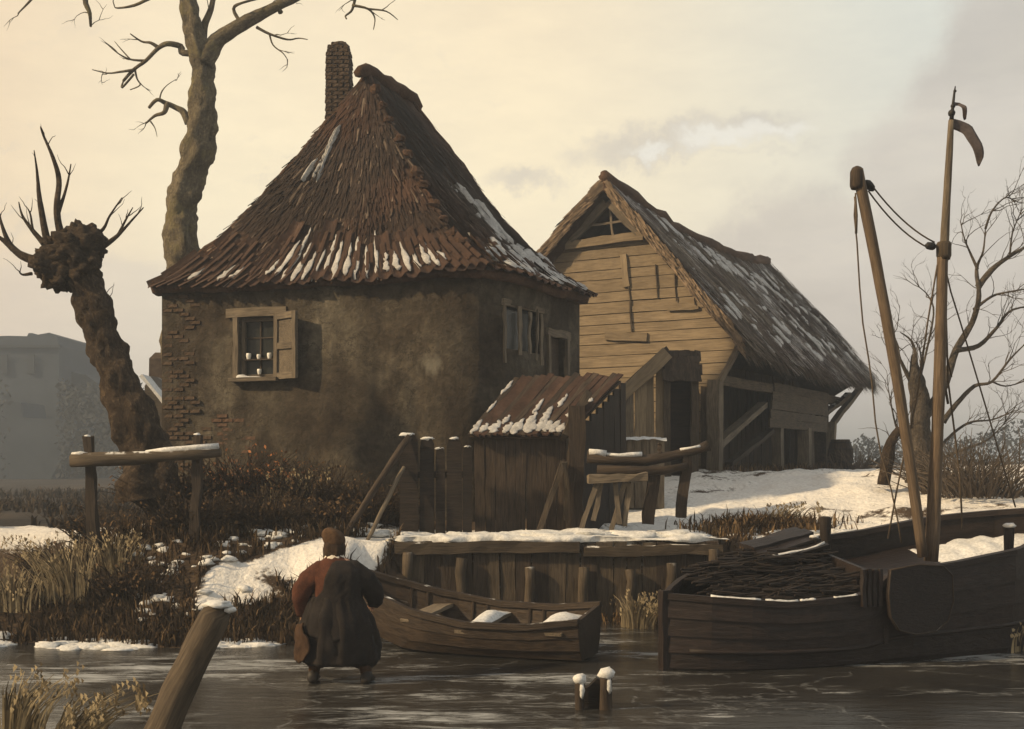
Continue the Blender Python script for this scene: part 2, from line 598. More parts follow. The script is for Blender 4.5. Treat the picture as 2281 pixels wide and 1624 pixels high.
# dark old glass
M_glass, gg, bs = new_mat('old_glass')
gg.val(bs.inputs['Base Color'], (0.012, 0.014, 0.012))
bs.inputs['Roughness'].default_value = 0.25
bs.inputs['Specular IOR Level'].default_value = 0.35
bump(gg, bs, gg.noise(gg.n('ShaderNodeNewGeometry').outputs['Position'], 9, 3)[0], 0.3, 0.02)

# ground: snow where the attribute says so, otherwise frozen brown earth and dead grass
M_ground, gg, bs = new_mat('winter_ground')
pos = gg.n('ShaderNodeNewGeometry').outputs['Position']
sa = gg.n('ShaderNodeAttribute', attribute_name='snow').outputs['Fac']
n1 = gg.noise(pos, 2.2, 7, 0.65)[0]
n2 = gg.noise(pos, 14, 5, 0.65)[0]
n3 = gg.noise(gg.scale(pos, (.6, .12, 1)), .7, 6, .6)[0]
earth = gg.ramp(gg.m('ADD', gg.m('MULTIPLY', n1, .55), gg.m('MULTIPLY', n3, .45)), [(0.25, (0.030, 0.019, 0.011)), (0.5, (0.070, 0.046, 0.027)), (0.78, (0.125, 0.085, 0.050))])
sx = gg.n('ShaderNodeSeparateXYZ')
gg.t.links.new(pos, sx.inputs[0])
peat = gg.m('MULTIPLY', gg.ss(sx.outputs[1], 25.0, 27.5), gg.ss(sx.outputs[0], -3.0, -6.0))
earth = gg.mix(peat, earth, gg.ramp(n3, [(0.35, (0.012, 0.009, 0.007)), (0.55, (0.030, 0.022, 0.016)), (0.7, (0.055, 0.042, 0.030))]))
snowc = gg.ramp(n2, [(0.3, (0.58, 0.56, 0.53)), (0.7, (0.80, 0.785, 0.75))])
sm = gg.ss(gg.m('ADD', sa, gg.m('MULTIPLY', gg.m('SUBTRACT', gg.m('ADD', gg.m('MULTIPLY', n1, 0.6), gg.m('MULTIPLY', n2, 0.4)), 0.5), 1.5)), 0.40, 0.60)
gg.val(bs.inputs['Base Color'], gg.mix(sm, earth, snowc))
bs.inputs['Roughness'].default_value = 0.9
bump(gg, bs, gg.m('ADD', n2, gg.m('MULTIPLY', n1, 1.5)), 0.7, 0.06)

# ice: dark, with wind-drawn streaks of frost
M_ice, gg, bs = new_mat('ice')
pos = gg.n('ShaderNodeNewGeometry').outputs['Position']
s1 = gg.noise(gg.scale(pos, (0.42, 1.5, 1)), 1.3, 9, 0.68, 0.9)[0]
s2 = gg.noise(gg.scale(pos, (0.55, 2.4, 1)), 4.0, 6, 0.7, 0.8)[0]
big = gg.noise(gg.scale(pos, (0.30, 0.55, 1)), 0.55, 5, 0.6, 0.5)[0]
fr = gg.ss(gg.m('ADD', gg.m('ADD', gg.m('MULTIPLY', s1, 0.45), gg.m('MULTIPLY', s2, 0.30)), gg.m('MULTIPLY', big, 0.55)), 0.655, 0.84)
vor = gg.n('ShaderNodeTexVoronoi', feature='DISTANCE_TO_EDGE')
vor.inputs['Scale'].default_value = 0.55
gg.t.links.new(gg.v('ADD', pos, gg.v('SCALE', gg.noise(pos, 1.6, 5, .6)[1], 0.9)), vor.inputs['Vector'])
crk = gg.m('MULTIPLY', gg.ss(vor.outputs['Distance'], 0.016, 0.003), gg.ss(s1, .42, .55))
fr = gg.m('MAXIMUM', fr, gg.m('MULTIPLY', crk, .16))
icec = gg.ramp(gg.noise(gg.scale(pos, (.6, 1.2, 1)), 0.9, 6, .65)[0], [(0.3, (0.012, 0.011, 0.010)), (0.7, (0.038, 0.035, 0.031))])
gg.val(bs.inputs['Base Color'], gg.mix(fr, icec, (0.50, 0.525, 0.54)))
gg.val(bs.inputs['Roughness'], gg.m('ADD', gg.m('MULTIPLY', fr, 0.5), 0.13))
bs.inputs['Specular IOR Level'].default_value = 0.42
bump(gg, bs, gg.m('ADD', gg.m('MULTIPLY', s1, .7), gg.m('MULTIPLY', s2, 0.7)), 0.28, 0.04)

# ------------------------------------------------------------------ terrain
SHX = [-40, -12, -6.6, -4.2, -3.0, -2.4, -1.9, -1.7, 3.1, 3.4, 4.2, 5.2, 6.0, 6.6, 7.4, 9, 14, 60]
SHY = [16, 15.3, 15.0, 14.9, 15.0, 15.5, 16.6, 17.40, 17.40, 17.2, 16.9, 16.6, 16.2, 15.6, 15.0, 14.6, 14.2, 13]


def shore(x):
    return float(np.interp(x, SHX, SHY)) + ((0.22 * nz(x, 3.3, 0, 1.0) + .12 * nz(x, 7.3, 0, 2.7)) if not (-2.1 < x < 3.35) else 0)


SHW = ([-12, -6, -3, -2.2, -1.75, -1.65, 3.08, 3.2, 4, 6, 8], [1.6, 2.6, 2.4, 1.6, 0.3, 0.06, 0.06, 0.5, 1.6, 1.7, 1.5])


def height(x, y):
    s = y - shore(x)
    if s < 0:
        return max(-0.5, s * 0.6) - 0.04
    w = float(np.interp(x, *SHW))
    p = 1.20 + 0.93 * sstep(1.0, 9.5, s)
    z = p * sstep(0, w, s)
    if x < -5.5:
        k = sstep(-5.6, -7.6, x)
        low = lerp(0.35, 0.9, sstep(22.8, 24.2, y)) * sstep(0, 1.0, s)
        inl = sstep(17.8, 19.2, y) * sstep(24.2, 23.4, y) * sstep(-7.2, -8.2, x)
        low = lerp(low, -0.25, inl)
        z = lerp(z, low, k)
    if s > 0.05:
        rough = 0.05 * fbm(x, y, 0, 1.1) + 0.03 * fbm(x, y, 5, 3.5)
        if -1.9 < x < 3.3:
            rough *= sstep(0.0, 0.5, s)
        if x > 1.5:
            rough += .07 * fbm(x * .8, y * 1.6, 9, .9) + .035 * fbm(x, y * 1.5, 4, 2.2)
        z += rough * min(1, s)
    return z


def snow_mask(x, y):
    s = y - shore(x)
    if s < 0.0:
        return 0.2
    v = 0.08
    # the snowy yard to the right of the house and on the quay
    yard = sstep(-2.6, -1.9, x) * sstep(-0.02, 0.12, s)
    if x > 3.1:
        yard *= sstep(0.7, 1.6, s)
    v = max(v, yard * (0.74 + .5 * fbm(x * .5, y * 1.6, 2, .8)))
    # the ramp that comes down on the left of the quay
    t = max(0, min(1, (x + 4.4) / 2.7))
    cy = lerp(15.9, 17.5, t)
    v = max(v, (0.80 + .5 * fbm(x, y, 6, 1.5)) * sstep(0.62, 0.25, abs(y - cy)) * sstep(-4.6, -4.0, x) * sstep(-1.2, -1.8, x))
    # brown trodden earth along the barn and round the house foot
    gx, gy = x - 4.78, y - 27.0
    t_ = gx * 0.487 + gy * 0.873
    q_ = -gx * 0.873 + gy * 0.487
    if t_ > -0.8 and q_ > -1.0:
        v *= 1 - sstep(-0.8, -0.2, t_) * sstep(-1.0, -0.5, q_)
    if y > 19.0 and x < 1.2:
        v *= 1 - 0.8 * sstep(19.0, 19.6, y) * sstep(1.2, 0.6, x)
    # frosty field and far bank on the left
    if x < -7:
        v = max(v, 0.75 * sstep(23.7, 24.1, y) * sstep(27.0, 25.5, y) * sstep(-7.4, -8.2, x))
    v = max(v, (0.42 if x > 4 else 0.05) * sstep(40, 60, y))
    if -2.4 < x < -1.55:
        v *= 1 - .85 * sstep(-2.4, -2.1, x) * sstep(.75, .3, s)
    # grassy tussock in front of the path
    v *= 1 - 0.9 * sstep(1.3, 0.5, math.hypot((x - 4.15) / 1.0, (y - 19.2) / 0.75))
    return v


def axis(a0, a1, step, far0, far1):
    mid = list(np.arange(a0, a1 + 1e-6, step))
    lo, hi, st = [], [], step
    p = a0
    while p > far0:
        st *= 1.22
        p -= st
        lo.append(p)
    st, p = step, a1
    while p < far1:
        st *= 1.22
        p += st
        hi.append(p)
    return lo[::-1] + mid + hi


xs = axis(-11, 9.5, 0.11, -900, 900)
ys = axis(13.5, 29, 0.11, -60, 1600)
tv, tf, tsn = [], [], []
ny = len(ys)
for x in xs:
    for y in ys:
        tv.append((x, y, height(x, y)))
        tsn.append(snow_mask(x, y) if y < 300 else (0.45 if x > 4 else 0.1))
for i in range(len(xs) - 1):
    for j in range(ny - 1):
        a = i * ny + j
        tf.append((a, a + ny, a + ny + 1, a + 1))
me = bpy.data.meshes.new('ground')
me.from_pydata(tv, [], tf)
me.attributes.new('snow', 'FLOAT', 'POINT').data.foreach_set('value', np.array(tsn, dtype=np.float32))
me.polygons.foreach_set('use_smooth', [True] * len(me.polygons))
me.materials.append(M_ground)
ground = bpy.data.objects.new('ground', me)
COL.objects.link(ground)
ground['kind'] = 'structure'

mb = MB()


def icefn(u, v):
    x = lerp(-45, 45, u)
    y = lerp(-30, 30, v)
    return ((x, y, 0.015 * fbm(x * 0.6, y * 1.4, 2)), (x, y, 0))


mb.grid(icefn, 180, 160)
ice = mb.build('ice', M_ice, None, True)
ice['kind'] = 'structure'


def gz(x, y):
    return height(x, y)


# ------------------------------------------------------------------ the cottage
cN, cL, cR = Vector((-0.31, 20.0)), Vector((-6.63, 22.1)), Vector((1.36, 23.5))
cB = cL + cR - cN
cc = (cN + cL + cR + cB) / 4
cottage = thing('cottage', 'brown plastered cottage with steep hipped red-brown roof and round-topped brick chimney', 'house',
                (cc.x, cc.y, 1.7))
WZ0, WZ1 = 1.1, 5.80


def cpull(a, b, u, L):
    """inward pull (plan vector) that rounds the cottage corner towards the yard"""
    if a is cL:
        e = L - u
    elif a is cN:
        e = u
    else:
        return Vector((0, 0))
    k = max(0.0, 1 - e / 1.25) ** 2
    return (cc - cN).normalized() * (0.42 * k)


def wall_mesh(a, b, holes, name, thick=0.3):
    """plastered wall from a to b (plan), outward normal to the right of a->b; holes in (u0,u1,z0,z1) metres"""
    L = (b - a).length
    d = (b - a) / L
    n = Vector((d.y, -d.x))
    us = set(np.linspace(0, L, int(L / 0.16) + 1))
    zs = set(np.linspace(WZ0, WZ1, int((WZ1 - WZ0) / 0.16) + 1))
    for (u0, u1, z0, z1) in holes:
        us = {u for u in us if abs(u - u0) > .06 and abs(u - u1) > .06} | {u0, u1}
        zs = {z for z in zs if abs(z - z0) > .06 and abs(z - z1) > .06} | {z0, z1}
    us, zs = sorted(us), sorted(zs)
    mb = MB()
    ids = {}

    def pt(u, z, back=0.0):
        q = a + d * u + cpull(a, b, u, L)
        k = 1.0
        for (u0, u1, z0, z1) in holes:
            e = max(u0 - u, u - u1, z0 - z, z - z1)
            k = min(k, sstep(0.0, 0.25, e))
        k *= sstep(0, 0.3, u) * sstep(0, 0.3, L - u)
        off = (0.05 * fbm(q.x, q.y, z, 0.8) + 0.02 * fbm(q.x, q.y, z, 4)) * k - back
        return Vector((q.x + n.x * off, q.y + n.y * off, z))
    for i, u in enumerate(us):
        for j, z in enumerate(zs):
            ids[i, j] = mb.vert(pt(u, z))
    for i in range(len(us) - 1):
        for j in range(len(zs) - 1):
            um, zm = (us[i] + us[i + 1]) / 2, (zs[j] + zs[j + 1]) / 2
            if any(u0 < um < u1 and z0 < zm < z1 for (u0, u1, z0, z1) in holes):
                continue
            mb.face(ids[i, j], ids[i + 1, j], ids[i + 1, j + 1], ids[i, j + 1])
    for (u0, u1, z0, z1) in holes:       # reveals
        q = [pt(u0, z0), pt(u1, z0), pt(u1, z1), pt(u0, z1)]
        r = [p - Vector((n.x, n.y, 0)) * thick for p in q]
        fi = [mb.vert(p) for p in q]
        bi = [mb.vert(p) for p in r]
        for k in range(4):
            mb.face(fi[k], fi[(k + 1) % 4], bi[(k + 1) % 4], bi[k])
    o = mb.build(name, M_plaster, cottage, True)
    return a, d, n


def u_at(a, b, px):
    """distance along wall a->b at which it crosses picture column px"""
    k = (px - CX) / F_
    d = (b - a).normalized()
    return (k * a.y - a.x) / (d.x - k * d.y)


def z_at(a, b, u, py):
    y = (a + (b - a).normalized() * u).y
    return CH - (py - HY) * y / F_


# front wall runs L -> N, side wall N -> R
uw0, uw1 = u_at(cL, cN, 532), u_at(cL, cN, 612)
zw0, zw1 = z_at(cL, cN, uw0, 842), z_at(cL, cN, uw0, 708)
us0, us1 = u_at(cN, cR, 1133), u_at(cN, cR, 1204)
zs0, zs1 = z_at(cN, cR, us0, 775), z_at(cN, cR, us0, 676)
ud0, ud1 = u_at(cN, cR, 1222), u_at(cN, cR, 1258)
zd0, zd1 = 1.75, z_at(cN, cR, ud0, 745)
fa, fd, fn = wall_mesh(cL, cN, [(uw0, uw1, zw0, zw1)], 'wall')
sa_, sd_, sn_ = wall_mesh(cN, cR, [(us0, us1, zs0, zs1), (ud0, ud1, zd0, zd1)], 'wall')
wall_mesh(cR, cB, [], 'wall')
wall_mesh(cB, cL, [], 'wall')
# dark backing room behind openings: an inner ceiling keeps daylight out
mb = MB()
mb.prism([(p.x, p.y, WZ1 - 0.12) for p in (cL.lerp(cc, .05), cN.lerp(cc, .05), cR.lerp(cc, .05), cB.lerp(cc, .05))], (0, 0, 0.05))
mb.build('loft_floor', M_wood_dark, cottage)


def W3(a, d, n, u, z, out):
    q = a + d * u + n * out + cpull(a, None, u, (cN - cL).length)
    return Vector((q.x, q.y, z))


def V3(v2, z=0.0):
    return Vector((v2.x, v2.y, z))


# --- front window
win = MB()
for (u0, z0, u1, z1) in ((uw0 + .03, zw0, uw0 + .03, zw1), (uw1 - .03, zw0, uw1 - .03, zw1), (uw0, zw1 - .035, uw1, zw1 - .035), (uw0, zw0 + .03, uw1, zw0 + .03)):
    win.beam(W3(fa, fd, fn, u0, z0, -.13), W3(fa, fd, fn, u1, z1, -.13), .065, .06, V3(fn), 3, .003)
win = win.build('window', M_wood_grey, cottage)
mb = MB()
um = (uw0 + uw1) / 2
mb.beam(W3(fa, fd, fn, um, zw0, -.15), W3(fa, fd, fn, um, zw1, -.15), .03, .03, V3(fn), 3, .002)
for k in (1, 2):
    z = lerp(zw0, zw1, k / 3)
    mb.beam(W3(fa, fd, fn, uw0, z, -.15), W3(fa, fd, fn, uw1, z, -.15), .025, .025, V3(fn), 3, .002)
mb.build('glazing_bar', M_wood_dark, win)
for i in range(2):
    for k in range(3):
        mb = MB()
        u0, u1 = lerp(uw0, uw1, i / 2) + .01, lerp(uw0, uw1, (i + 1) / 2) - .01
        z0, z1 = lerp(zw0, zw1, k / 3) + .01, lerp(zw0, zw1, (k + 1) / 3) - .01
        mb.prism([W3(fa, fd, fn, u0, z0, -.165), W3(fa, fd, fn, u1, z0, -.165), W3(fa, fd, fn, u1, z1, -.165), W3(fa, fd, fn, u0, z1, -.165)], -V3(fn) * .006)
        mb.build('pane', M_glass, win)
mb = MB()
mb.beam(W3(fa, fd, fn, uw0 - .12, zw0 - .04, .03), W3(fa, fd, fn, uw1 + .12, zw0 - .04, .03), .3, .07, (0, 0, 1), 5, .006)
mb.build('sill', M_wood_grey, win)
mb = MB()
mb.beam(W3(fa, fd, fn, uw0 - .25, zw1 + .09, .01), W3(fa, fd, fn, uw1 + .25, zw1 + .09, .01), .06, .16, (0, 0, 1), 5, .008)
mb.build('lintel', M_wood_grey, win)
mb = MB()
mb.beam(W3(fa, fd, fn, uw0 - .05, zw0 - .02, .02), W3(fa, fd, fn, uw0 - .05, zw1, .02), .10, .05, V3(fn), 5, .006)
mb.build('jamb', M_wood_grey, win)
mb = MB()
shz = lerp(zw0, zw1, .30)
mb.beam(W3(fa, fd, fn, uw0 + .05, shz, -.07), W3(fa, fd, fn, uw1 - .05, shz, -.07), .09, .018, (0, 0, 1), 3, .001)
mb.build('shelf', M_wood_dark, win)
# snow on the sill
mb = MB()
mb.blob(W3(fa, fd, fn, uw0 + .10, zw0 + .012, .05), .10, 10, 6, .35, sxyz=(1.1, .8, .45))
mb.blob(W3(fa, fd, fn, uw0 + .30, zw0 + .002, .07), .12, 10, 6, .3, sxyz=(2.0, .6, .15))
o = mb.build('snow_patch', M_snow, win, True)
# white crockery shapes standing in for light glints on the panes
cup = MB()
prof = [(.0, .028), (.01, .03), (.05, .042), (.085, .040), (.09, .034)]
cup.loft([[(r * math.cos(2 * math.pi * k / 12), r * math.sin(2 * math.pi * k / 12), z) for k in range(12)] for z, r in prof])
for i, (fu, zz, sc_, lab) in enumerate(((.22, shz + .009, 1.15, 'tall white glint shape at the jamb end of the window shelf'), (.50, shz + .009, .9, 'small white glint shape in the middle of the window shelf'),
                                  (.80, shz + .009, 1.1, 'white glint shape on the window shelf nearest the open shutter'), (.52, zw0 + .062, 1.0, 'white glint shape standing low on the window frame below the shelf'))):
    p = W3(fa, fd, fn, lerp(uw0, uw1, fu), zz, -.07)
    if i == 0:
        glint_o = cup.build('cup', M_white, None, True)
        o = glint_o
    else:
        o = glint_o.copy()
        COL.objects.link(o)
    o.location = p
    o.scale = (sc_, sc_, sc_ * 1.1)
    tag(o, lab, 'cup', 'white glint shapes in the cottage window')
# --- shutter, half open: hinged at the right jamb
hinge = W3(fa, fd, fn, uw1 + .02, 0, .03)
sdir = (V3(fd) * .90 + V3(fn) * .36).normalized()
sw_ = .62
nrm = sdir.cross(Vector((0, 0, 1))).normalized()
mb = MB()


def SH(u, z, out=0):
    return Vector((hinge.x, hinge.y, 0)) + sdir * u + nrm * out + Vector((0, 0, z))


z0, z1 = zw0 - .05, zw1 + .05
mb.prism([SH(0, z0), SH(sw_, z0), SH(sw_, z1), SH(0, z1)], -nrm * .025)
shut = mb.build('shutter', M_wood_grey, cottage)
mb = MB()
for u in (.05, sw_ - .05):
    mb.beam(SH(u, z0, .02), SH(u, z1, .02), .10, .035, nrm, 4, .003)
mb.build('stile', M_wood_grey, shut)
for z in (z0 + .06, (z0 + z1) / 2, z1 - .06):
    mb = MB()
    mb.beam(SH(.1, z, .018), SH(sw_ - .1, z, .018), .035, .12, (0, 0, 1), 3, .003)
    mb.build('rail', M_wood_grey, shut)
# --- boarded window in the side wall: weathered slats over a dark hole
bw = MB()
bw.beam(W3(sa_, sd_, sn_, us0 - .06, zs1 + .05, .02), W3(sa_, sd_, sn_, us1 + .08, zs1 + .03, .02), .06, .11, (0, 0, 1), 4, .012)
bw = bw.build('window', M_wood_grey, cottage)
bw['label'] = 'boarded-up window with rough pale slats'
for k, (fu, wd, zt, zb) in enumerate(((0, .10, .02, -.25), (.34, .13, .0, -.08), (.62, .10, -.05, -.03), (.86, .05, .03, -.12), (1.02, .10, -.02, -.2))):
    mb = MB()
    u = lerp(us0, us1, fu)
    mb.beam(W3(sa_, sd_, sn_, u, zs0 + zb, .012), W3(sa_, sd_, sn_, u + random.uniform(-.03, .03), zs1 + zt, .012), wd, .03, V3(sn_), 5, .012)
    mb.build('slat', M_wood_grey, bw)
mb = MB()
mb.prism([W3(sa_, sd_, sn_, us0, zs0, -.12), W3(sa_, sd_, sn_, us1, zs0, -.12), W3(sa_, sd_, sn_, us1, zs1, -.12), W3(sa_, sd_, sn_, us0, zs1, -.12)], -V3(sn_) * .02)
mb.build('pane', M_glass, bw)
# --- low door in the side wall
dr = MB()
dr.prism([W3(sa_, sd_, sn_, ud0 + .02, zd0, -.12), W3(sa_, sd_, sn_, ud1 - .02, zd0, -.12), W3(sa_, sd_, sn_, ud1 - .02, zd1 - .02, -.12), W3(sa_, sd_, sn_, ud0 + .02, zd1 - .02, -.12)], -V3(sn_) * .04)
dr = dr.build('door', M_wood_dark, cottage)
mb = MB()
mb.beam(W3(sa_, sd_, sn_, ud0 - .05, zd0, .02), W3(sa_, sd_, sn_, ud0 - .05, zd1, .02), .1, .08, V3(sn_), 6, .01)
mb.beam(W3(sa_, sd_, sn_, ud1 + .06, zd0, .02), W3(sa_, sd_, sn_, ud1 + .06, zd1, .02), .12, .08, V3(sn_), 6, .01)
mb.beam(W3(sa_, sd_, sn_, ud0 - .15, zd1 + .06, .025), W3(sa_, sd_, sn_, ud1 + .14, zd1 + .04, .025), .09, .14, (0, 0, 1), 6, .012)
mb.build('door_frame', M_wood_grey, dr)
# --- exposed bricks: at the left corner and where plaster has fallen
bmesh_ = MB()
bmesh_.beam((-.108, 0, 0), (.108, 0, 0), .05, .064, (0, 0, 1), 3, .007)
bo = bmesh_.build('brick', M_brick, cottage)
brick_me = bo.data
bpy.data.objects.remove(bo)
red_me = brick_me.copy()
red_me.materials.clear()
red_me.materials.append(M_redbrick)
nb = 0
for r in range(44):
    z = 5.55 - r * .083
    for k in range(4):
        u = .12 + k * .245 + (.12 if r % 2 else 0)
        if random.random() < (.62 - .14 * k) * (0.55 + 0.75 * (nz(u, z, 3, .9) + .5)):
            p = W3(fa, fd, fn, u, z, random.uniform(-.030, -.012))
            inst('brick', brick_me, frame(p, V3(fd), -V3(fn), Vector((0, 0, 1))), cottage)
            nb += 1
for r in range(15):
    for k in range(6):
        u = u_at(cL, cN, 470) + k * .24 + (.12 if r % 2 else 0)
        z = 2.05 + r * .083
        e = math.hypot((u - u_at(cL, cN, 530)) / .55, (z - 2.75) / .62)
        if e + nz(u, z, 9, 2.5) * 1.3 < 0.72:
            p = W3(fa, fd, fn, u, z, random.uniform(-.028, -.010))
            inst('brick', red_me, frame(p, V3(fd), -V3(fn), Vector((0, 0, 1))), cottage)
# --- roof
RA = Vector((-2.78, 22.5, 9.84))
RB = Vector((-2.02, 24.1, 9.80))


def eave(p):
    q = cc + (p - cc) * 1.085
    return Vector((q.x, q.y, 5.70))


eN, eL, eR, eB = eave(cN), eave(cL), eave(cR), eave(cB)
ROOFP = 1.32


def roofpt(E0, E1, T0, T1, u, s):
    E = E0.lerp(E1, u)
    T = T0.lerp(T1, u)
    Le = (E1 - E0).length
    for cnr, e in ((E0, u * Le), (E1, (1 - u) * Le)):
        if cnr is eN:
            k_ = max(0.0, 1 - e / 1.5) ** 2 * .55
        elif cnr is eL or cnr is eR:
            k_ = max(0.0, 1 - e / .7) ** 2 * .12
        else:
            continue
        iv = Vector((cc.x - cnr.x, cc.y - cnr.y, 0)).normalized()
        E = E + iv * k_
    p = E.lerp(T, s)
    p.z = E.z + (T.z - E.z) * s ** ROOFP
    p.z -= 0.10 * math.sin(math.pi * u) * (1 - s) ** 2 * 0.6
    k = sstep(0, .04, s)
    p.z += (0.09 * fbm(p.x, p.y, 1.0, 1.1) + 0.04 * fbm(p.x, p.y, 8.0, 4.0)) * (0.4 + .6 * k)
    return p


RFACES = [(eL, eN, RA, RA), (eN, eR, RA, RB), (eR, eB, RB, RB), (eB, eL, RB, RA)]
mb = MB()
for (a, b, c, d) in RFACES:
    mb.grid(lambda u, s, a=a, b=b, c=c, d=d: (roofpt(a, b, c, d, u, s), None), 44, 34)
# ragged eave edge and soffit
for (a, b, c, d) in RFACES:
    def skirt(u, v, a=a, b=b, c=c, d=d):
        p = roofpt(a, b, c, d, u, 0)
        q = Vector((cc.x, cc.y, 0))
        inn = Vector((q.x - p.x, q.y - p.y, 0)).normalized()
        if v < .34:
            return (p, None)
        if v < .67:
            return (p + Vector((0, 0, -.16 - .03 * nz(p.x, p.y, 0, 6))) + inn * .05, None)
        return (p + inn * .55 + Vector((0, 0, -.05)), None)
    mb.grid(skirt, 44, 3, True)
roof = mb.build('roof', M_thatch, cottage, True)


def facenormal(args, u, s):
    e = .004
    p = roofpt(*args, u, s)
    du = roofpt(*args, min(1, u + e), s) - roofpt(*args, max(0, u - e), s)
    E, T = args[0].lerp(args[1], u), args[2].lerp(args[3], u)
    ds = T - E
    ds.z *= ROOFP * max(s, .02) ** (ROOFP - 1)
    ds.normalize()
    u_ = args[1] - args[0]
    n = u_.cross(ds).normalized()
    if n.z < 0:
        n = -n
    return p, ds, n


def straws(fnpt, count, lenr, wid, colf, name, parent, lift=(0.0, .035), smin=0.0, weight=None):
    """short flat stalks laid down a roof slope; fnpt(u,s) -> point, upslope dir, normal"""
    mb = MB()
    k = 0
    while k < count:
        u, s = random.random(), random.random()
        if weight and random.random() > weight(u, s):
            continue
        k += 1
        if s < smin:
            continue
        p, up, n = fnpt(u, s)
        side = up.cross(n).normalized()
        L = random.uniform(*lenr)
        w = wid * random.uniform(.6, 1.4)
        d = (up + side * random.uniform(-.22, .22)).normalized()
        l0, l1 = random.uniform(*lift), random.uniform(*lift) + .01
        a = p + n * l0
        b = p - d * L + n * (l1 + .02)
        b.z -= 0.0
        mb.col = colf(p, s)
        i = [mb.vert(a - side * w * .5), mb.vert(a + side * w * .5), mb.vert(b + side * w * .35), mb.vert(b - side * w * .35)]
        mb.face(*i)
    o = mb.build(name, M_straw, parent)
    o['kind'] = 'stuff'
    return o


def housecol(p, s):
    n1 = fbm(p.x, p.y, p.z, .7)
    f = random.uniform(.75, 1.2) * (1 + .8 * n1)
    red = sstep(-.1, .5, nz(p.x, p.y, p.z + 20, .6)) + .5 * sstep(.5, .15, s)
    c = Vector((.034, .024, .019)).lerp(Vector((.056, .031, .021)), min(1, red))
    if random.random() < .05 + .10 * sstep(.2, .5, n1):
        c = Vector((.11, .085, .066))
    return tuple(c * f)


def house_weight(args):
    def w(u, s):
        return (1 - s) + .12 if args[2] is args[3] else (1 - .75 * s)
    return w


for args, n in ((RFACES[0], 5200), (RFACES[1], 4200), (RFACES[2], 900), (RFACES[3], 2600)):
    straws(lambda u, s, args=args: facenormal(args, u, s), n, (.22, .5), .035, housecol, 'thatch_straw', roof, smin=.10, weight=house_weight(args))
# ridge and hip rolls
for name, pts in (('ridge_roll', [RA, RB]), ('hip_roll', None), ('hip_roll', 1), ('hip_roll', 2), ('hip_roll', 3)):
    mb = MB()
    if pts is None or isinstance(pts, int):
        args = [RFACES[0], RFACES[0], RFACES[2], RFACES[2]][0 if pts is None else pts]
        u = [1, 0, 0, 1][0 if pts is None else pts]
        line = [roofpt(*args, u, s) + Vector((0, 0, .0)) for s in np.linspace(.02, 1, 26)]
    else:
        line = [RA + Vector((-.12, -.25, -.06))] + [RA.lerp(RB, t) + Vector((0, 0, .05 + .05 * nz(t * 4, 1))) for t in np.linspace(0, 1, 8)] + [RB + Vector((.06, .2, -.08))]
    mb.tube(line, [.05 + .03 * nz(k * .7, 2) if name == 'hip_roll' else .12 + .03 * nz(k * 1.1, 7) for k in range(len(line))], 10, .6)
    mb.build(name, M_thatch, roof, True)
# pantiles on the lower courses of the roof
tm = MB()


def tilefn(u, v):
    x = (u - .5) * .27
    z = .045 * math.cos(u * 2 * math.pi * 1.0 + .6) * .8
    return ((x, (v - .5) * .46, z + .012 * v), (v * .46, x, 0))


tm.grid(tilefn, 6, 2)
to = tm.build('tile', M_tile, None, True)
tile_me = to.data
bpy.data.objects.remove(to)
for fi, rows in ((0, 5), (1, 4)):
    args = RFACES[fi]
    E0, E1 = args[0], args[1]
    slope = ((args[2] + args[3]) / 2 - (E0 + E1) / 2).length
    for r in range(rows):
        s = .005 + r * .30 / slope
        wdt = (args[0].lerp(args[2], s) - args[1].lerp(args[3], s)).length
        n = int(wdt / .25)
        for k in range(n):
            u = (k + .5) / n
            if r >= 3 and nz(u * 9, r * .7, fi * 5) < -.02 + .25 * (r - 3):
                continue
            p, up, nn = facenormal(args, u, s + .12 / slope)
            side = up.cross(nn).normalized()
            j = random.uniform(-.02, .02)
            inst('tile', tile_me, frame(p + nn * (.05 + r * .004 + j * .5) + up * j, side * (1 if True else 1), up, nn), roof)
# snow lying in the troughs of the tiles: one long drip each
sm_ = MB()


def snowstrip(rs):
    mb = MB()
    rings = []
    for i in range(9):
        t = i / 8
        w = .052 * (math.sin(math.pi * min(1, t * .93 + .05)) ** .6) * (1.15 - .45 * t) * (1 + .8 * nz(rs, t * 6))
        cx = .035 * nz(rs + 7, t * 4.5)
        w = max(w, .006)
        rings.append([Vector((cx + w * math.cos(a), (t - .5), max(-.012, .016 * math.sin(a) * (w / .06)))) for a in (0, .8, 1.57, 2.34, math.pi, 4.7)])
    mb.loft(rings)
    o = mb.build('snow_strip', M_oldsnow, None, True)
    m = o.data
    bpy.data.objects.remove(o)
    return m


strips = [snowstrip(k * 3.1) for k in range(6)]


def put_strip(args, u, s, L, wsc, parent, fnp=facenormal, lift=.082):
    p, up, nn = fnp(args, u, s)
    side = up.cross(nn).normalized()
    inst('snow_strip', random.choice(strips), frame(p + nn * lift, side * wsc, up * L, nn * 1.0), parent)


args = RFACES[0]


def u_front(px):
    # where along the front eave a picture column falls
    E0, E1 = args[0], args[1]
    k = (px - CX) / F_
    d = E1 - E0
    return (k * E0.y - E0.x) / (d.x - k * d.y)


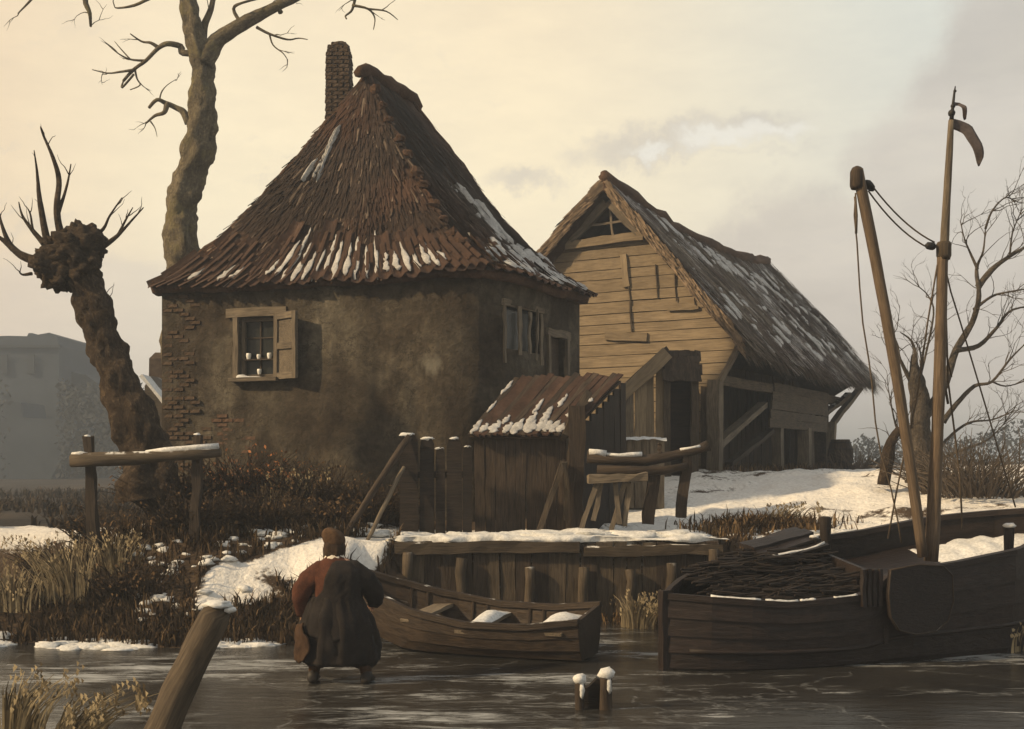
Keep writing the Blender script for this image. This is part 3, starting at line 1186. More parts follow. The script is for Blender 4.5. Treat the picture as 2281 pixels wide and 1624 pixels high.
px = 360
while px < 1010:
    u = u_front(px)
    dens = .55 if px < 470 else (.45 if px < 590 else .93)
    if 600 < px < 1000:
        L = random.uniform(.45, 1.05) * (1 if px < 860 else .8)
    else:
        L = random.uniform(.25, .5)
    if random.random() < dens:
        put_strip(args, u, (.04 + L * .5 / 5.6), L, random.uniform(.75, 1.35), roof)
        if random.random() < .25:
            put_strip(args, u + .004, (.06 + L * 1.05 / 5.6), L * .55, random.uniform(.4, .8), roof)
    px += random.uniform(19, 27)
# broad drift of snow on the right-hand slope beside the hip, in overlapping sheets


def snow_sheet(fnp, args, u0, u1, s0, s1, parent, thr, seed, lift=.07, nu=26, nv=26, shape=None):
    mb = MB()
    ids = {}
    for i in range(nu + 1):
        for j in range(nv + 1):
            u, s = lerp(u0, u1, i / nu), lerp(s0, s1, j / nv)
            p, up, nn = fnp(args, u, s)
            side = up.cross(nn).normalized()
            a = p.dot(side)
            b = p.dot(up)
            m = fbm(a * 2.6 + seed, b * .8, 0, 1.0) + .5 * fbm(a * 7 + seed, b * 1.8, 4, 1.0)
            e = min(i, nu - i, j, nv - j) / 4
            m += (shape(i / nu, j / nv) if shape else 0) - max(0, 1 - e) * .5
            ids[i, j] = (mb.vert(p + nn * (lift + max(-.09, min(.035, (m - thr) * .22)))), m)
    for i in range(nu):
        for j in range(nv):
            q = [ids[i, j], ids[i + 1, j], ids[i + 1, j + 1], ids[i, j + 1]]
            if max(w for _, w in q) > thr - .05:
                mb.face(*[w for w, _ in q])
    o = mb.build('snow_patch', M_oldsnow, parent, True)
    o['kind'] = 'stuff'
    return o


snow_sheet(facenormal, RFACES[1], .08, .97, .02, .30, roof, .02, 3, shape=lambda a, b: .55 - .9 * b + .25 * a)
snow_sheet(facenormal, RFACES[1], .34, .74, .28, .60, roof, .22, 11, shape=lambda a, b: .2 - 1.2 * abs(a - .45 - .3 * (.5 - b)))
snow_sheet(facenormal, RFACES[0], .20, .34, .55, .80, roof, .30, 23, shape=lambda a, b: .3 - 1.5 * abs(a - .4))
# broken mossy tufts along the right hip
for s in (.93, .86, .80, .70, .64, .56, .50, .41, .33, .25, .17):
    p = roofpt(*RFACES[0], 1, s)
    mb = MB()
    mb.blob(p + Vector((0, -.03, .05)), random.uniform(.08, .14), 9, 6, .5, sxyz=(1, 1, .8))
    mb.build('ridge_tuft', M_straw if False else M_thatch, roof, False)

# --- chimney: courses of brick round a mortar core, rounded top
chp = P(756, 275, 23.2)
chim_x, chim_y = chp.x, chp.y
chw = .47
ztop = CH + (HY - 112) * chim_y / F_
zbot = 6.9
mb = MB()
rings = []
prof = [(zbot, 1.06), (zbot + 1.2, 1.03), (ztop - .35, .96), (ztop - .12, .93), (ztop + .02, .80), (ztop + .10, .5), (ztop + .12, .05)]
for z, k in prof:
    w = (chw / 2 - .03) * k
    rings.append([(chim_x + w * a, chim_y + w * b, z) for a, b in ((-1, -1), (1, -1), (1, 1), (-1, 1))])
mb.loft(rings)
chim = mb.build('chimney', M_mortar, cottage)
z = zbot + 1.0
r = 0
while z < ztop + .09:
    t = (z - zbot) / (ztop - zbot)
    k = float(np.interp(z, [p[0] for p in prof], [p[1] for p in prof]))
    w = chw / 2 * k
    for side in range(4):
        ca, sa2 = [(1, 0), (0, 1), (-1, 0), (0, -1)][side]
        tx = Vector((ca, sa2, 0))
        nn = Vector((sa2, -ca, 0))
        offs = (-.5, .5) if r % 2 else (-.78, 0, .78)
        for f in offs:
            half = abs(f) > .7
            ln = (.42 if half else .92) * w / .11 * .5 * 2
            c = Vector((chim_x, chim_y, z)) + nn * (w - .012 + random.uniform(-.008, .010)) + tx * (f * w * (1.0 if not half else 1.0))
            inst('brick', brick_me, frame(c, tx * (.9 * w / .22 * (1.0 if not half else .5)), -nn, Vector((0, 0, 1.12))), chim)
    z += .078
    r += 1
mb = MB()
mb.blob((chim_x, chim_y, ztop + .05), .17, 12, 7, .3, sxyz=(1.05, 1.05, .75))
mb.build('chimney_cap', M_brick, chim)

# ------------------------------------------------------------------ the thatched barn
bC = Vector((4.78, 27.0))
rd = Vector((.487, .873)).normalized()
gl = Vector((-rd.y, rd.x))
barn = thing('barn', 'thatched barn with pale ochre board gable and open timber side', 'barn', (bC.x + 2, bC.y + 4, 2.15))


def BP(g_, t, z):
    q = bC + gl * g_ + rd * t
    return Vector((q.x, q.y, z))


ZE, ZA, ZEL, ZBEAM = 4.98, 8.78, 6.1, 7.72
GA = 2.75


def gable_r(z):
    if z < 4.2:
        return 0.0
    if z < ZE:
        return -.5 * (z - 4.2) / (ZE - 4.2)
    return lerp(-.5, GA, (z - ZE) / (ZA - ZE))


def gable_l(z):
    return 5.6 if z < ZEL else lerp(5.6, GA, (z - ZEL) / (ZA - ZEL))


z = 2.0
while z < ZBEAM - .02:
    h = random.uniform(.22, .34)
    z2 = min(z + h, ZBEAM)
    cuts = [z] + [q for q in (4.2, ZE, ZEL) if z < q < z2] + [z2]
    mb = MB()
    for a, b in zip(cuts[:-1], cuts[1:]):
        e = .009
        pr = random.uniform(-.018, .018)
        n = 10
        rs = random.random() * 9
        lo = [BP(lerp(gable_r(a), gable_l(a), k / n), -.02 + pr, a + (e + .012 * nz(rs, k * .8) if a == z else 0)) for k in range(n + 1)]
        hi = [BP(lerp(gable_r(b), gable_l(b), k / n), -.02 + pr, b - (e - .012 * nz(rs + 5, k * .8) if b == z2 else 0)) for k in range(n + 1)]
        li = [mb.vert(p, (k * .6 + rs, p.z, rs)) for k, p in enumerate(lo)]
        hi_ = [mb.vert(p, (k * .6 + rs, p.z, rs)) for k, p in enumerate(hi)]
        off = V3(rd) * .05
        lb = [mb.vert(p + off, (k * .6 + rs, p.z, rs)) for k, p in enumerate(lo)]
        hb_ = [mb.vert(p + off, (k * .6 + rs, p.z, rs)) for k, p in enumerate(hi)]
        for k in range(n):
            mb.face(li[k], hi_[k], hi_[k + 1], li[k + 1])
            mb.face(lb[k], lb[k + 1], hb_[k + 1], hb_[k])
            mb.face(li[k], li[k + 1], lb[k + 1], lb[k])
            mb.face(hi_[k], hb_[k], hb_[k + 1], hi_[k + 1])
        mb.face(li[0], lb[0], hb_[0], hi_[0])
        mb.face(li[n], hi_[n], hb_[n], lb[n])
    mb.build('plank', M_board, barn)
    z = z2
# backing so that no light leaks through the joints
mb = MB()
poly = [BP(.03, .06, 2.0), BP(.03, .06, 4.2), BP(-.45, .06, ZE), BP(gable_r(ZBEAM) + .02, .06, ZBEAM), BP(gable_l(ZBEAM) - .02, .06, ZBEAM), BP(5.57, .06, ZEL), BP(5.57, .06, 2.0)]
mb.prism(poly, V3(rd) * .05)
mb.build('gable_backing', M_wood_dark, barn)
mb = MB()     # dark attic wall behind the owl hole
mb.prism([BP(gable_r(ZBEAM) - .1, .7, ZBEAM - .3), BP(gable_l(ZBEAM) + .1, .7, ZBEAM - .3), BP(GA, .7, ZA - .1)], V3(rd) * .04)
mb.build('attic_wall', M_wood_black, barn)
mb = MB()
mb.beam(BP(gable_r(ZBEAM) - .02, -.06, ZBEAM + .04), BP(gable_l(ZBEAM) + .02, -.06, ZBEAM - .02), .16, .2, (0, 0, 1), 8, .012)
mb.build('tie_beam', M_board, barn)
for k, (g0, g1, zz0, zz1) in enumerate(((gable_r(ZBEAM) + .10, GA - .02, ZBEAM + .1, ZA - .12), (gable_l(ZBEAM) - .1, GA + .05, ZBEAM + .1, ZA - .15))):
    mb = MB()
    mb.beam(BP(g0, -.1, zz0), BP(g1, -.1, zz1), .10, .22, V3(gl), 6, .012)
    mb.build('rafter', M_wood_grey, barn)
mb = MB()
mb.beam(BP(1.9, -.03, ZBEAM + .45), BP(3.7, -.03, ZBEAM + .42), .04, .05, (0, 0, 1), 5, .01)
mb.beam(BP(2.65, -.03, ZBEAM + .1), BP(2.75, -.03, ZBEAM + .85), .05, .04, V3(rd), 5, .01)
mb.build('lath', M_wood_grey, barn)


def gbl(px, py):
    """gable-plane coordinate at a picture point"""
    k = (px - CX) / F_
    g_ = (k * bC.y - bC.x) / (gl.x - k * gl.y)
    y = (bC + gl * g_).y
    return g_, CH - (py - HY) * y / F_


for nm, (pa, pb), w, h in (('peg_board', ((1391, 568), (1398, 640)), .16, .05), ('crack_batten', ((1402, 636), (1411, 752)), .03, .03), ('patch_board', ((1350, 748), (1444, 752)), .05, .20),
                           ('patch_board', ((1490, 690), (1558, 686)), .05, .07), ('batten', ((1462, 590), (1468, 664)), .02, .03), ('batten', ((1505, 612), (1508, 672)), .02, .03),
                           ('batten', ((1548, 640), (1551, 680)), .02, .03)):
    a, b = gbl(*pa), gbl(*pb)
    mb = MB()
    mb.beam(BP(a[0], -.055, a[1]), BP(b[0], -.055, b[1]), w, h, V3(rd) if nm != 'patch_board' else (0, 0, 1), 4, .008)
    mb.build(nm, M_board if nm not in ('crack_batten', 'batten') else M_wood_brown, barn)
# side frame
TL = 13.6


def post(g_, t, z0, z1, w, mat, name='post', lean=(0, 0)):
    mb = MB()
    mb.beam(BP(g_, t, z0), BP(g_ + lean[0], t + lean[1], z1), w, w * .9, V3(rd), 6, .012)
    return mb.build(name, mat, barn)


post(.06, -.10, 1.9, 4.25, .30, M_wood_grey)
post(.32, -.05, 1.9, 4.1, .16, M_wood_brown)
post(.10, 5.1, 1.9, 3.35, .26, M_wood_grey)
post(.10, 7.8, 1.9, 3.35, .34, M_wood_grey)
post(.5, 9.6, 1.9, 4.3, .34, M_wood_brown)
post(.02, 10.6, 1.9, 3.6, .26, M_wood_grey)
for (a, b, w, mt) in (((.02, -.06, 4.1), (-.50, -.06, ZE + .02), .16, M_wood_grey), ((.02, 10.6, 3.5), (-.45, 12.4, 4.75), .20, M_wood_grey),
                      ((.05, .05, 2.75), (.05, 3.6, 3.85), .24, M_wood_grey), ((.15, 1.2, 2.3), (.15, 4.6, 3.2), .2, M_wood_dark),
                      ((.2, 9.4, 3.6), (-.3, 11.5, 4.5), .2, M_wood_brown)):
    mb = MB()
    mb.beam(BP(*a), BP(*b), w, w * .6, (0, 0, 1), 6, .012)
    mb.build('brace', mt, barn)
mb = MB()
mb.beam(BP(.1, 0, 4.3), BP(.1, TL - 1, 4.3), .2, .24, (0, 0, 1), 8, .015)
mb.build('wall_plate', M_wood_brown, barn)
# boarded side wall set back in the shade, and the hanging upper panel
for k in range(30):
    t = .3 + k * .36
    mb = MB()
    mb.beam(BP(1.15, t, 1.9), BP(1.15, t + random.uniform(-.02, .02), 4.9), .33, .04, V3(gl), 3, .008)
    mb.build('plank', M_wood_dark, barn)
for k in range(5):
    z = 3.38 + k * .24
    mb = MB()
    mb.beam(BP(-.02, 3.9 + .1 * k, z), BP(-.02, 9.9, z + random.uniform(-.02, .02)), .04, .23, (0, 0, 1), 6, .008)
    mb.build('plank', M_wood_brown, barn)
mb = MB()
mb.prism([BP(.15, 10.72, 1.9), BP(1.2, 10.72, 1.9), BP(1.2, 10.72, 4.6), BP(.15, 10.72, 4.6)], V3(rd) * .06)
mb.build('cross_wall', M_wood_brown, barn)
for g_, t0, t1 in ((5.6, .0, TL),):
    mb = MB()
    mb.prism([BP(g_, t0, 1.9), BP(g_, t1, 1.9), BP(g_, t1, ZEL), BP(g_, t0, ZEL)], V3(gl) * -.08)
    mb.build('wall', M_board, barn)
mb = MB()
mb.prism([BP(1.1, TL - .6, 1.9), BP(5.6, TL - .6, 1.9), BP(5.6, TL - .6, ZEL), BP(GA, TL - .6, ZA - .3), BP(-.2, TL - .6, ZE), BP(1.1, TL - .6, 4.2)], V3(rd) * .08)
mb.build('wall', M_wood_brown, barn)


def barn_roof(args, u, s):
    """u along ridge, s from eave to ridge; args = side (0 right slope, 1 left slope)"""
    t = lerp(-.38, TL + .25, u)
    sag = -.42 * math.sin(math.pi * min(1, u * 1.0)) * (.35 + .65 * s) + .03
    if args == 0:
        g_ = lerp(-.62, GA, s)
        zz = lerp(ZE - .12, ZA, s) + .20 * math.sin(math.pi * s) * .3
    else:
        g_ = lerp(5.85, GA, s)
        zz = lerp(ZEL - .2, ZA, s)
    t -= (.9 * s) * sstep(.8, 1, u)            # rear end leans in
    p = BP(g_, t, zz + sag + .36)
    p.z -= .25 * (1 - sstep(0, .06, s)) * 0.4
    p.z += .10 * fbm(p.x, p.y, 3, .9) + .04 * fbm(p.x, p.y, 7, 3.5)
    return p


def barn_n(args, u, s):
    p = barn_roof(args, u, s)
    up = (BP(GA, 0, ZA) - (BP(-.62, 0, ZE - .12) if args == 0 else BP(5.85, 0, ZEL - .2))).normalized()
    n = V3(rd).cross(up).normalized()
    if n.z < 0:
        n = -n
    return p, up, n


mb = MB()
rows_t = {}
for side in (0, 1):
    ids = mb.grid(lambda u, s, side=side: (barn_roof(side, u, s), None), 60, 26)
    idb = mb.grid(lambda u, s, side=side: (barn_roof(side, u, s) + Vector((0, 0, -.34 - .05 * nz(u * 30, s * 9))), None), 60, 26)
    for i in range(60):
        mb.face(ids[i][0], idb[i][0], idb[i + 1][0], ids[i + 1][0])
    for j in range(26):
        mb.face(ids[0][j], ids[0][j + 1], idb[0][j + 1], idb[0][j])
        mb.face(ids[60][j], idb[60][j], idb[60][j + 1], ids[60][j + 1])
broof = mb.build('roof', M_thatch, barn, True)
broof['label'] = 'sagging thatched roof dusted with snow'


def barncol(p, s):
    n1 = fbm(p.x, p.y, p.z, .55)
    n2 = fbm(p.x * .8, p.y * .8, p.z * 1.6 + 9, .8)
    f = random.uniform(.6, 1.35)
    c = Vector((.060, .038, .030)).lerp(Vector((.125, .098, .074)), sstep(-.25, .35, n1))
    if n2 > .18 and random.random() < .55:
        c = Vector((.33, .31, .30))
    elif random.random() < .10:
        c = Vector((.24, .20, .16))
    return tuple(c * f)


straws(lambda u, s: barn_n(0, u, s), 9500, (.35, .85), .045, barncol, 'thatch_straw', broof, lift=(0, .05))
straws(lambda u, s: barn_n(1, u, s), 1500, (.35, .8), .06, barncol, 'thatch_straw', broof, lift=(0, .05))
# fringe hanging over eave and verge
mb = MB()
for k in range(1500):
    u = random.random()
    p, up, n = barn_n(0, u, 0)
    p = p + Vector((0, 0, random.uniform(-.32, 0)))
    d = (-up + Vector((random.uniform(-.2, .2), random.uniform(-.2, .2), -.25))).normalized()
    L = random.uniform(.12, .38)
    mb.col = tuple(Vector((.10, .075, .055)) * random.uniform(.5, 1.3))
    sd = V3(rd) * .022
    mb.face(mb.vert(p - sd), mb.vert(p + sd), mb.vert(p + d * L + sd * .3), mb.vert(p + d * L - sd * .3))
for side in (0, 1):
    for k in range(700):
        s = random.random()
        p, up, n = barn_n(side, 0, s)
        p = p + Vector((0, 0, random.uniform(-.34, .02)))
        d = (-up * .9 - V3(rd) * random.uniform(0, .35)).normalized()
        L = random.uniform(.15, .4)
        mb.col = tuple(Vector((.17, .125, .085)) * random.uniform(.5, 1.3))
        sd = n * .025
        mb.face(mb.vert(p - sd), mb.vert(p + sd), mb.vert(p + d * L + sd * .3), mb.vert(p + d * L - sd * .3))
o = mb.build('thatch_fringe', M_straw, broof)
o['kind'] = 'stuff'
mb = MB()
line = [barn_roof(0, u, 1) + Vector((0, 0, .02)) for u in np.linspace(0, 1, 24)]
mb.tube(line, [(.16 + .04 * nz(k * .9, 4)) * (.8 if k in (0, 23) else 1) + (.07 if k in (1, 2) else 0) for k in range(24)], 14, .5)
mb.build('ridge_roll', M_thatch, broof, True)
for (u0, u1, s0, s1, thr, sd) in ((.10, .55, .62, .97, .30, 5), (.02, .60, .02, .42, .36, 17), (.5, .95, .45, .95, .40, 29), (.5, .98, .03, .5, .42, 41)):
    snow_sheet(barn_n, 0, u0, u1, s0, s1, broof, thr, sd, lift=.055, nu=44, nv=30)

# ------------------------------------------------------------------ plank porch on the barn gable
por = thing('porch', 'small plank porch with slanting roof board and dark doorway against the barn gable', 'porch', tuple(P(1450, 1060, 25.2)))
dp = 25.0
b0, b1 = P(1366, 888, dp), P(1484, 776, dp)
mb = MB()
mb.beam(b0 + Vector((0, .6, .0)), b1 + Vector((0, .6, 0)), 1.5, .09, (0, 0, 1), 5, .012)
mb.build('roof_board', M_wood_dark, por)
mb = MB()
mb.beam(b0 + Vector((0, -.2, -.10)), b1 + Vector((0, -.2, -.10)), .08, .28, (0, 0, 1), 5, .014)
mb.build('barge_board', M_board, por)
for i, (x0, x1) in enumerate(((1392, 1410), (1411, 1438), (1439, 1458), (1459, 1482))):
    xa, _ = XZ(x0 + 1, 0, dp)
    xb, _ = XZ(x1, 0, dp)
    xm = (xa + xb) / 2
    zt = lerp(b0.z, b1.z, (xm - b0.x) / (b1.x - b0.x)) - .1
    mb = MB()
    mb.beam((xm, dp, 1.8), (xm + random.uniform(-.02, .02), dp + random.uniform(-.02, .02), zt), xb - xa, .05, (0, 1, 0), 6, .010)
    mb.build('plank', M_board if i else M_wood_grey, por)
xl, _ = XZ(1486, 0, dp)
xr, _ = XZ(1546, 0, dp)
for xx, w in ((xl, .13), (xr, .16)):
    mb = MB()
    mb.beam((xx, dp - .02, 1.8), (xx, dp - .02, P(0, 842, dp).z), w, .15, (0, 1, 0), 6, .012)
    mb.build('post', M_wood_brown, por)
mb = MB()
mb.prism([(xl, dp + .3, 1.8), (xr, dp + .3, 1.8), (xr, dp + .3, 4.6), (xl, dp + .3, 4.6)], (0, .05, 0))
mb.build('door', M_wood_black, por)
zh0, zh1 = P(0, 846, dp).z, P(0, 782, dp).z
mb = MB()
mb.beam((xl - .1, dp - .05, zh0 + .25), (xr + .1, dp - .05, zh0 + .20), .5, .05, (0, -.6, .8), 3, .01)
hood = mb.build('hood', M_wood_black, por)
for r in range(4):
    for k in range(7):
        mb = MB()
        x = lerp(xl - .08, xr + .08, (k + .5 * (r % 2)) / 6.5)
        zz = lerp(zh0, zh1, (r + .3) / 4) + random.uniform(-.02, .02)
        yy = lerp(dp - .30, dp + .05, r / 3)
        mb.beam((x, yy - .06, zz - .10), (x, yy + .03, zz + .13), .13, .03, (0, -1, .3), 2, .012)
        mb.build('shingle', M_wood_dark, hood)
mb = MB()
mb.prism([(xr + .05, dp, 1.8), (xr + .05, dp + 2.2, 1.8), (xr + .05, dp + 2.2, 4.2), (xr + .05, dp, 4.2)], (.05, 0, 0))
mb.build('side_wall', M_wood_brown, por)
mb = MB()
mb.blob(P(1370, 892, dp - .3), .09, 9, 6, .3, sxyz=(1.4, 1, .7))
mb.build('snow_patch', M_snow, por, True)

# pale bin with snow on its lid
bd = 21.6
a, b = P(1396, 980, bd), P(1480, 976, bd)
binb = thing('feed_bin', 'pale wooden feed bin with a snow-covered lid before the porch planks', 'bin', ((a.x + b.x) / 2, bd, gz((a.x + b.x) / 2, bd)))
for k in range(5):
    mb = MB()
    x = lerp(a.x, b.x, (k + .5) / 5)
    mb.beam((x, bd, 1.5), (x, bd, a.z), (b.x - a.x) / 5 - .008, .03, (0, 1, 0), 4, .005)
    mb.build('plank', M_wood_grey, binb)
mb = MB()
mb.prism([(a.x, bd + .02, 1.5), (b.x, bd + .02, 1.5), (b.x, bd + .6, 1.5), (a.x, bd + .6, 1.5)], (0, 0, a.z - 1.5 - .02))
mb.build('box', M_wood_grey, binb)
mb = MB()
mb.grid(lambda u, v: ((lerp(a.x - .04, b.x + .04, u), bd - .06 + v * .7, a.z + .06 * math.sin(math.pi * min(1, max(0, u * .9 + .05))) ** .4 + .03 * nz(u * 5, v * 3) - .05 * (v < .01)), None), 14, 8)
mb.build('snow_patch', M_snow, binb, True)

# ------------------------------------------------------------------ plank shed in front of the cottage corner
s_fl, s_fr, s_br, s_bl = P(1044, 966, 18.6), P(1264, 964, 18.6), P(1384, 840, 20.0), P(1146, 842, 20.0)
shed = thing('shed', 'low dark plank shed with snow-streaked board roof against the cottage corner', 'shed', ((s_fl.x + s_fr.x) / 2, 19, gz(0, 19)))
mb = MB()
nrm_s = (s_fr - s_fl).cross(s_bl - s_fl).normalized()
if nrm_s.z < 0:
    nrm_s = -nrm_s
mb.prism([s_fl - nrm_s * .07, s_fr - nrm_s * .07, s_br - nrm_s * .07, s_bl - nrm_s * .07], -nrm_s * .04)
sroof = mb.build('roof', M_wood_dark, shed)
n = 17
for k in range(n):
    u = (k + .5) / n
    p0 = s_fl.lerp(s_fr, u)
    p1 = s_bl.lerp(s_br, u)
    dirr = (p1 - p0).normalized()
    mb = MB()
    mb.beam(p0 - dirr * random.uniform(.0, .10), p1 + dirr * random.uniform(-.02, .16), (s_fr - s_fl).length / n * 1.12, .035, nrm_s + Vector((random.uniform(-.12, .12), 0, 0)), 5, .008)
    mb.build('plank', M_tile if k % 3 else M_wood_dark, sroof)


def shed_fn(args_, u, s):
    p = s_fl.lerp(s_fr, u).lerp(s_bl.lerp(s_br, u), s)
    return p, (s_bl - s_fl).normalized(), nrm_s


for u, s, L, w in ((.03, .10, .45, 1.1), (.02, .45, .4, .6), (.01, .8, .5, .8), (.12, .08, .3, 1.2), (.22, .1, .4, 1.6), (.27, .22, .3, .9), (.36, .08, .35, 1.3), (.45, .1, .5, 1.5), (.47, .45, .5, .8), (.52, .22, .5, 1.2),
                   (.58, .1, .42, 1.8), (.63, .3, .55, 1.3), (.66, .55, .45, .8), (.68, .12, .4, 1.6), (.75, .1, .35, 1.5), (.82, .10, .4, 1.4), (.9, .07, .3, 1.2), (.85, .3, .2, .8), (.93, .55, .15, .8)):
    put_strip(None, u, s, L, w, sroof, shed_fn, .025)
# front boards
wl, wr = P(1058, 0, 18.75).x, P(1262, 0, 18.75).x
n = 9
for k in range(n):
    x0, x1 = lerp(wl, wr, k / n), lerp(wl, wr, (k + 1) / n)
    mb = MB()
    mb.beam(((x0 + x1) / 2, 18.75, 1.05), ((x0 + x1) / 2 + random.uniform(-.01, .01), 18.75 + random.uniform(-.015, .015), 2.80), (x1 - x0) - .006, .04, (0, 1, 0), 6, .007)
    mb.build('plank', M_wood_dark, shed)
mb = MB()
mb.beam(P(1281, 1175, 18.62), P(1284, 905, 18.62), .27, .2, (0, 1, 0), 8, .018)
mb.build('post', M_wood_dark, shed)
mb = MB()
mb.beam(P(1255, 975, 18.6), P(1305, 880, 19.2), .12, .2, (0, 1, 0), 4, .012)
mb.build('brace', M_wood_brown, shed)
rx0, rx1 = P(1288, 0, 18.8), P(1392, 0, 20.4)
for k in range(8):
    q0 = rx0.lerp(rx1, k / 8)
    q1 = rx0.lerp(rx1, (k + 1) / 8)
    m_ = (q0 + q1) / 2
    zt = lerp(2.8, 3.72, (k + 1.3) / 8) - .03
    mb = MB()
    dd = (q1 - q0)
    dd.z = 0
    mb.beam((m_.x, m_.y, 1.1), (m_.x, m_.y, zt), dd.length - .005, .04, Vector((dd.y, -dd.x, 0)), 4, .008)
    mb.build('plank', M_wood_black, shed)
for pa, pb, w in (((1255, 1028), (1196, 1195), .085), ((1262, 1160), (1258, 1030), .07)):
    mb = MB()
    mb.beam(P(*pb, 18.2), P(*pa, 18.45), w, w * .7, (0, 1, 0), 6, .01)
    mb.build('prop', M_wood_brown, shed)

# ------------------------------------------------------------------ dark board fence to the left of the shed
fen = thing('board_fence', 'short dark fence of ragged snow-capped boards beside the plank shed', 'fence', tuple(P(970, 1180, 18.2)))
for (x0, x1, yt) in ((890, 932, 966), (934, 968, 974), (969, 992, 996), (994, 1030, 974), (1031, 1052, 992)):
    a, b = P(x0, yt, 18.2), P(x1, yt, 18.2)
    zt = a.z
    mb = MB()
    yj = 18.2 + random.uniform(-.03, .03)
    zb_ = .95
    pts = []
    nseg = 7
    prof = [(a.x, zb_), (b.x, zb_), (b.x - .01, zt - .10), (lerp(a.x, b.x, .8), zt - .02), (lerp(a.x, b.x, .5), zt), (lerp(a.x, b.x, .15), zt - .04), (a.x + .005, zt - .16)]
    mb.prism([(x + random.uniform(-.006, .006), yj, z) for x, z in prof], (0, .045, 0))
    mb.build('plank', M_wood_black, fen)
    mb = MB()
    mb.blob((lerp(a.x, b.x, random.uniform(.35, .6)), yj + .02, zt - .02), (b.x - a.x) * random.uniform(.28, .42), 12, 8, .7, sxyz=(1, .45, .30))
    mb.build('snow_cap', M_snow, fen, True)
mb = MB()
mb.beam(P(885, 1060, 18.3), P(1050, 1055, 18.3), .06, .1, (0, 0, 1), 4, .01)
mb.build('rail', M_wood_black, fen)
for nm, pa, pb, w, lab in (('leaning_pole', (760, 1168), (912, 972), .10, 'long dark pole leaning against the snow-capped board fence'),
                           ('leaning_pole', (815, 1165), (900, 1040), .06, 'thin grey stick propped low against the snow-capped board fence')):
    mb = MB()
    q0, q1 = P(*pa, 17.5), P(*pb, 18.12)
    q0.z = gz(q0.x, q0.y) - .05
    pts = [q0.lerp(q1, t) + Vector((.02 * nz(t * 3, 5), 0, .03 * nz(t * 3, 8))) for t in np.linspace(0, 1, 9)]
    mb.tube(pts, w / 2, 7, .3)
    o = mb.build(nm, M_wood_dark if w > .08 else M_wood_grey, None, True)
    tag(o, lab, 'pole')

# ------------------------------------------------------------------ log rail and trestle to the right of the shed
rail = thing('log_rail', 'rough rail of two heavy snow-topped logs on short leaning posts beside the shed', 'rail', tuple(P(1450, 1165, 18.2)))
for pts, r in (([(1308, 1018), (1370, 1024), (1440, 1026), (1500, 1014), (1560, 1000), (1578, 992)], .085), ([(1330, 1046), (1420, 1052), (1480, 1048), (1530, 1038)], .075)):
    mb = MB()
    mb.tube([P(x, y, 18.25 - (.1 if r < .08 else 0)) for x, y in pts], [r * random.uniform(.85, 1.15) for _ in pts], 9, .4)
    mb.build('log', M_wood_dark, rail, True)
for pts, r in (([(1312, 1006), (1330, 1006), (1350, 1010)], .05), ([(1348, 1012), (1380, 1014), (1405, 1012), (1430, 1012)], .035), ([(1515, 1002), (1540, 998), (1560, 994)], .035)):
    mb = MB()
    mb.tube([P(x, y, 18.22) for x, y in pts], [r * random.uniform(.7, 1.2) for _ in pts], 8, .5)
    mb.build('snow_cap', M_snow, rail, True)
for pa, pb, w in (((1443, 1168), (1456, 1050), .17), ((1516, 1152), (1530, 1015), .15), ((1470, 1012), (1468, 988), .05)):
    mb = MB()
    mb.beam(P(*pa, 18.25), P(*pb, 18.25), w, w, (0, 1, 0), 5, .014)
    mb.build('post', M_wood_snowy if False else M_wood_dark, rail)
tre = thing('trestle', 'grey sawhorse trestle with splayed legs standing under the log rail', 'trestle', tuple(P(1350, 1175, 17.95)))
mb = MB()
mb.beam(P(1310, 1066, 17.95), P(1442, 1062, 17.95), .24, .12, (0, 0, 1), 6, .016)
mb.build('beam', M_wood_grey, tre)
for pa, pb in (((1295, 1178), (1330, 1072)), ((1322, 1160), (1340, 1072)), ((1362, 1180), (1392, 1075)), ((1392, 1172), (1400, 1075)), ((1380, 1168), (1370, 1075))):
    mb = MB()
    mb.beam(P(*pa, 17.9 + random.uniform(0, .15)), P(*pb, 17.97), .075, .07, (0, 1, 0), 5, .008)
    mb.build('leg', M_wood_grey, tre)

# ------------------------------------------------------------------ timber quay
quay = thing('timber_quay', 'weathered plank quay wall under a snow-covered bank behind the rowboat', 'quay', (.7, 17.35, 0))
x = -1.68
while x < 3.06:
    w = random.uniform(.17, .27)
    x2 = min(x + w, 3.1)
    mb = MB()
    mb.beam(((x + x2) / 2, 17.34 + random.uniform(-.02, .02), -.3), ((x + x2) / 2 + random.uniform(-.015, .015), 17.36 + random.uniform(-.015, .015), 1.17 + random.uniform(-.05, .02)), (x2 - x) - .008, .06, (0, 1, 0), 7, .008)
    mb.build('plank', M_wood_dark if random.random() < .55 else M_wood_brown, quay)
    x = x2
for x in (-1.55, -.75, .25, 1.05, 1.75, 2.35, 2.98):
    mb = MB()
    zt = 1.0 + random.uniform(-.25, .08)
    mb.tube([(x + random.uniform(-.02, .02), 17.22, z) for z in np.linspace(-.3, zt, 7)], [.075] * 7, 9, .25)
    mb.build('pile', M_wood_brown, quay, True)
mb = MB()
mb.beam((-1.74, 17.27, 1.08), (1.0, 17.27, 1.10), .10, .17, (0, 0, 1), 10, .014)
mb.build('waling', M_wood_brown, quay)
mb = MB()
mb.beam((1.06, 17.27, 1.03), (3.1, 17.27, 1.06), .10, .15, (0, 0, 1), 8, .014)
mb.build('waling', M_wood_brown, quay)
# rounded dark bank end at the left of the quay
mb = MB()
mb.blob((-1.80, 17.45, .25), .5, 22, 14, .6, sxyz=(.6, .7, 1.2))
mb.build('bank_end', M_dirt, quay, True)

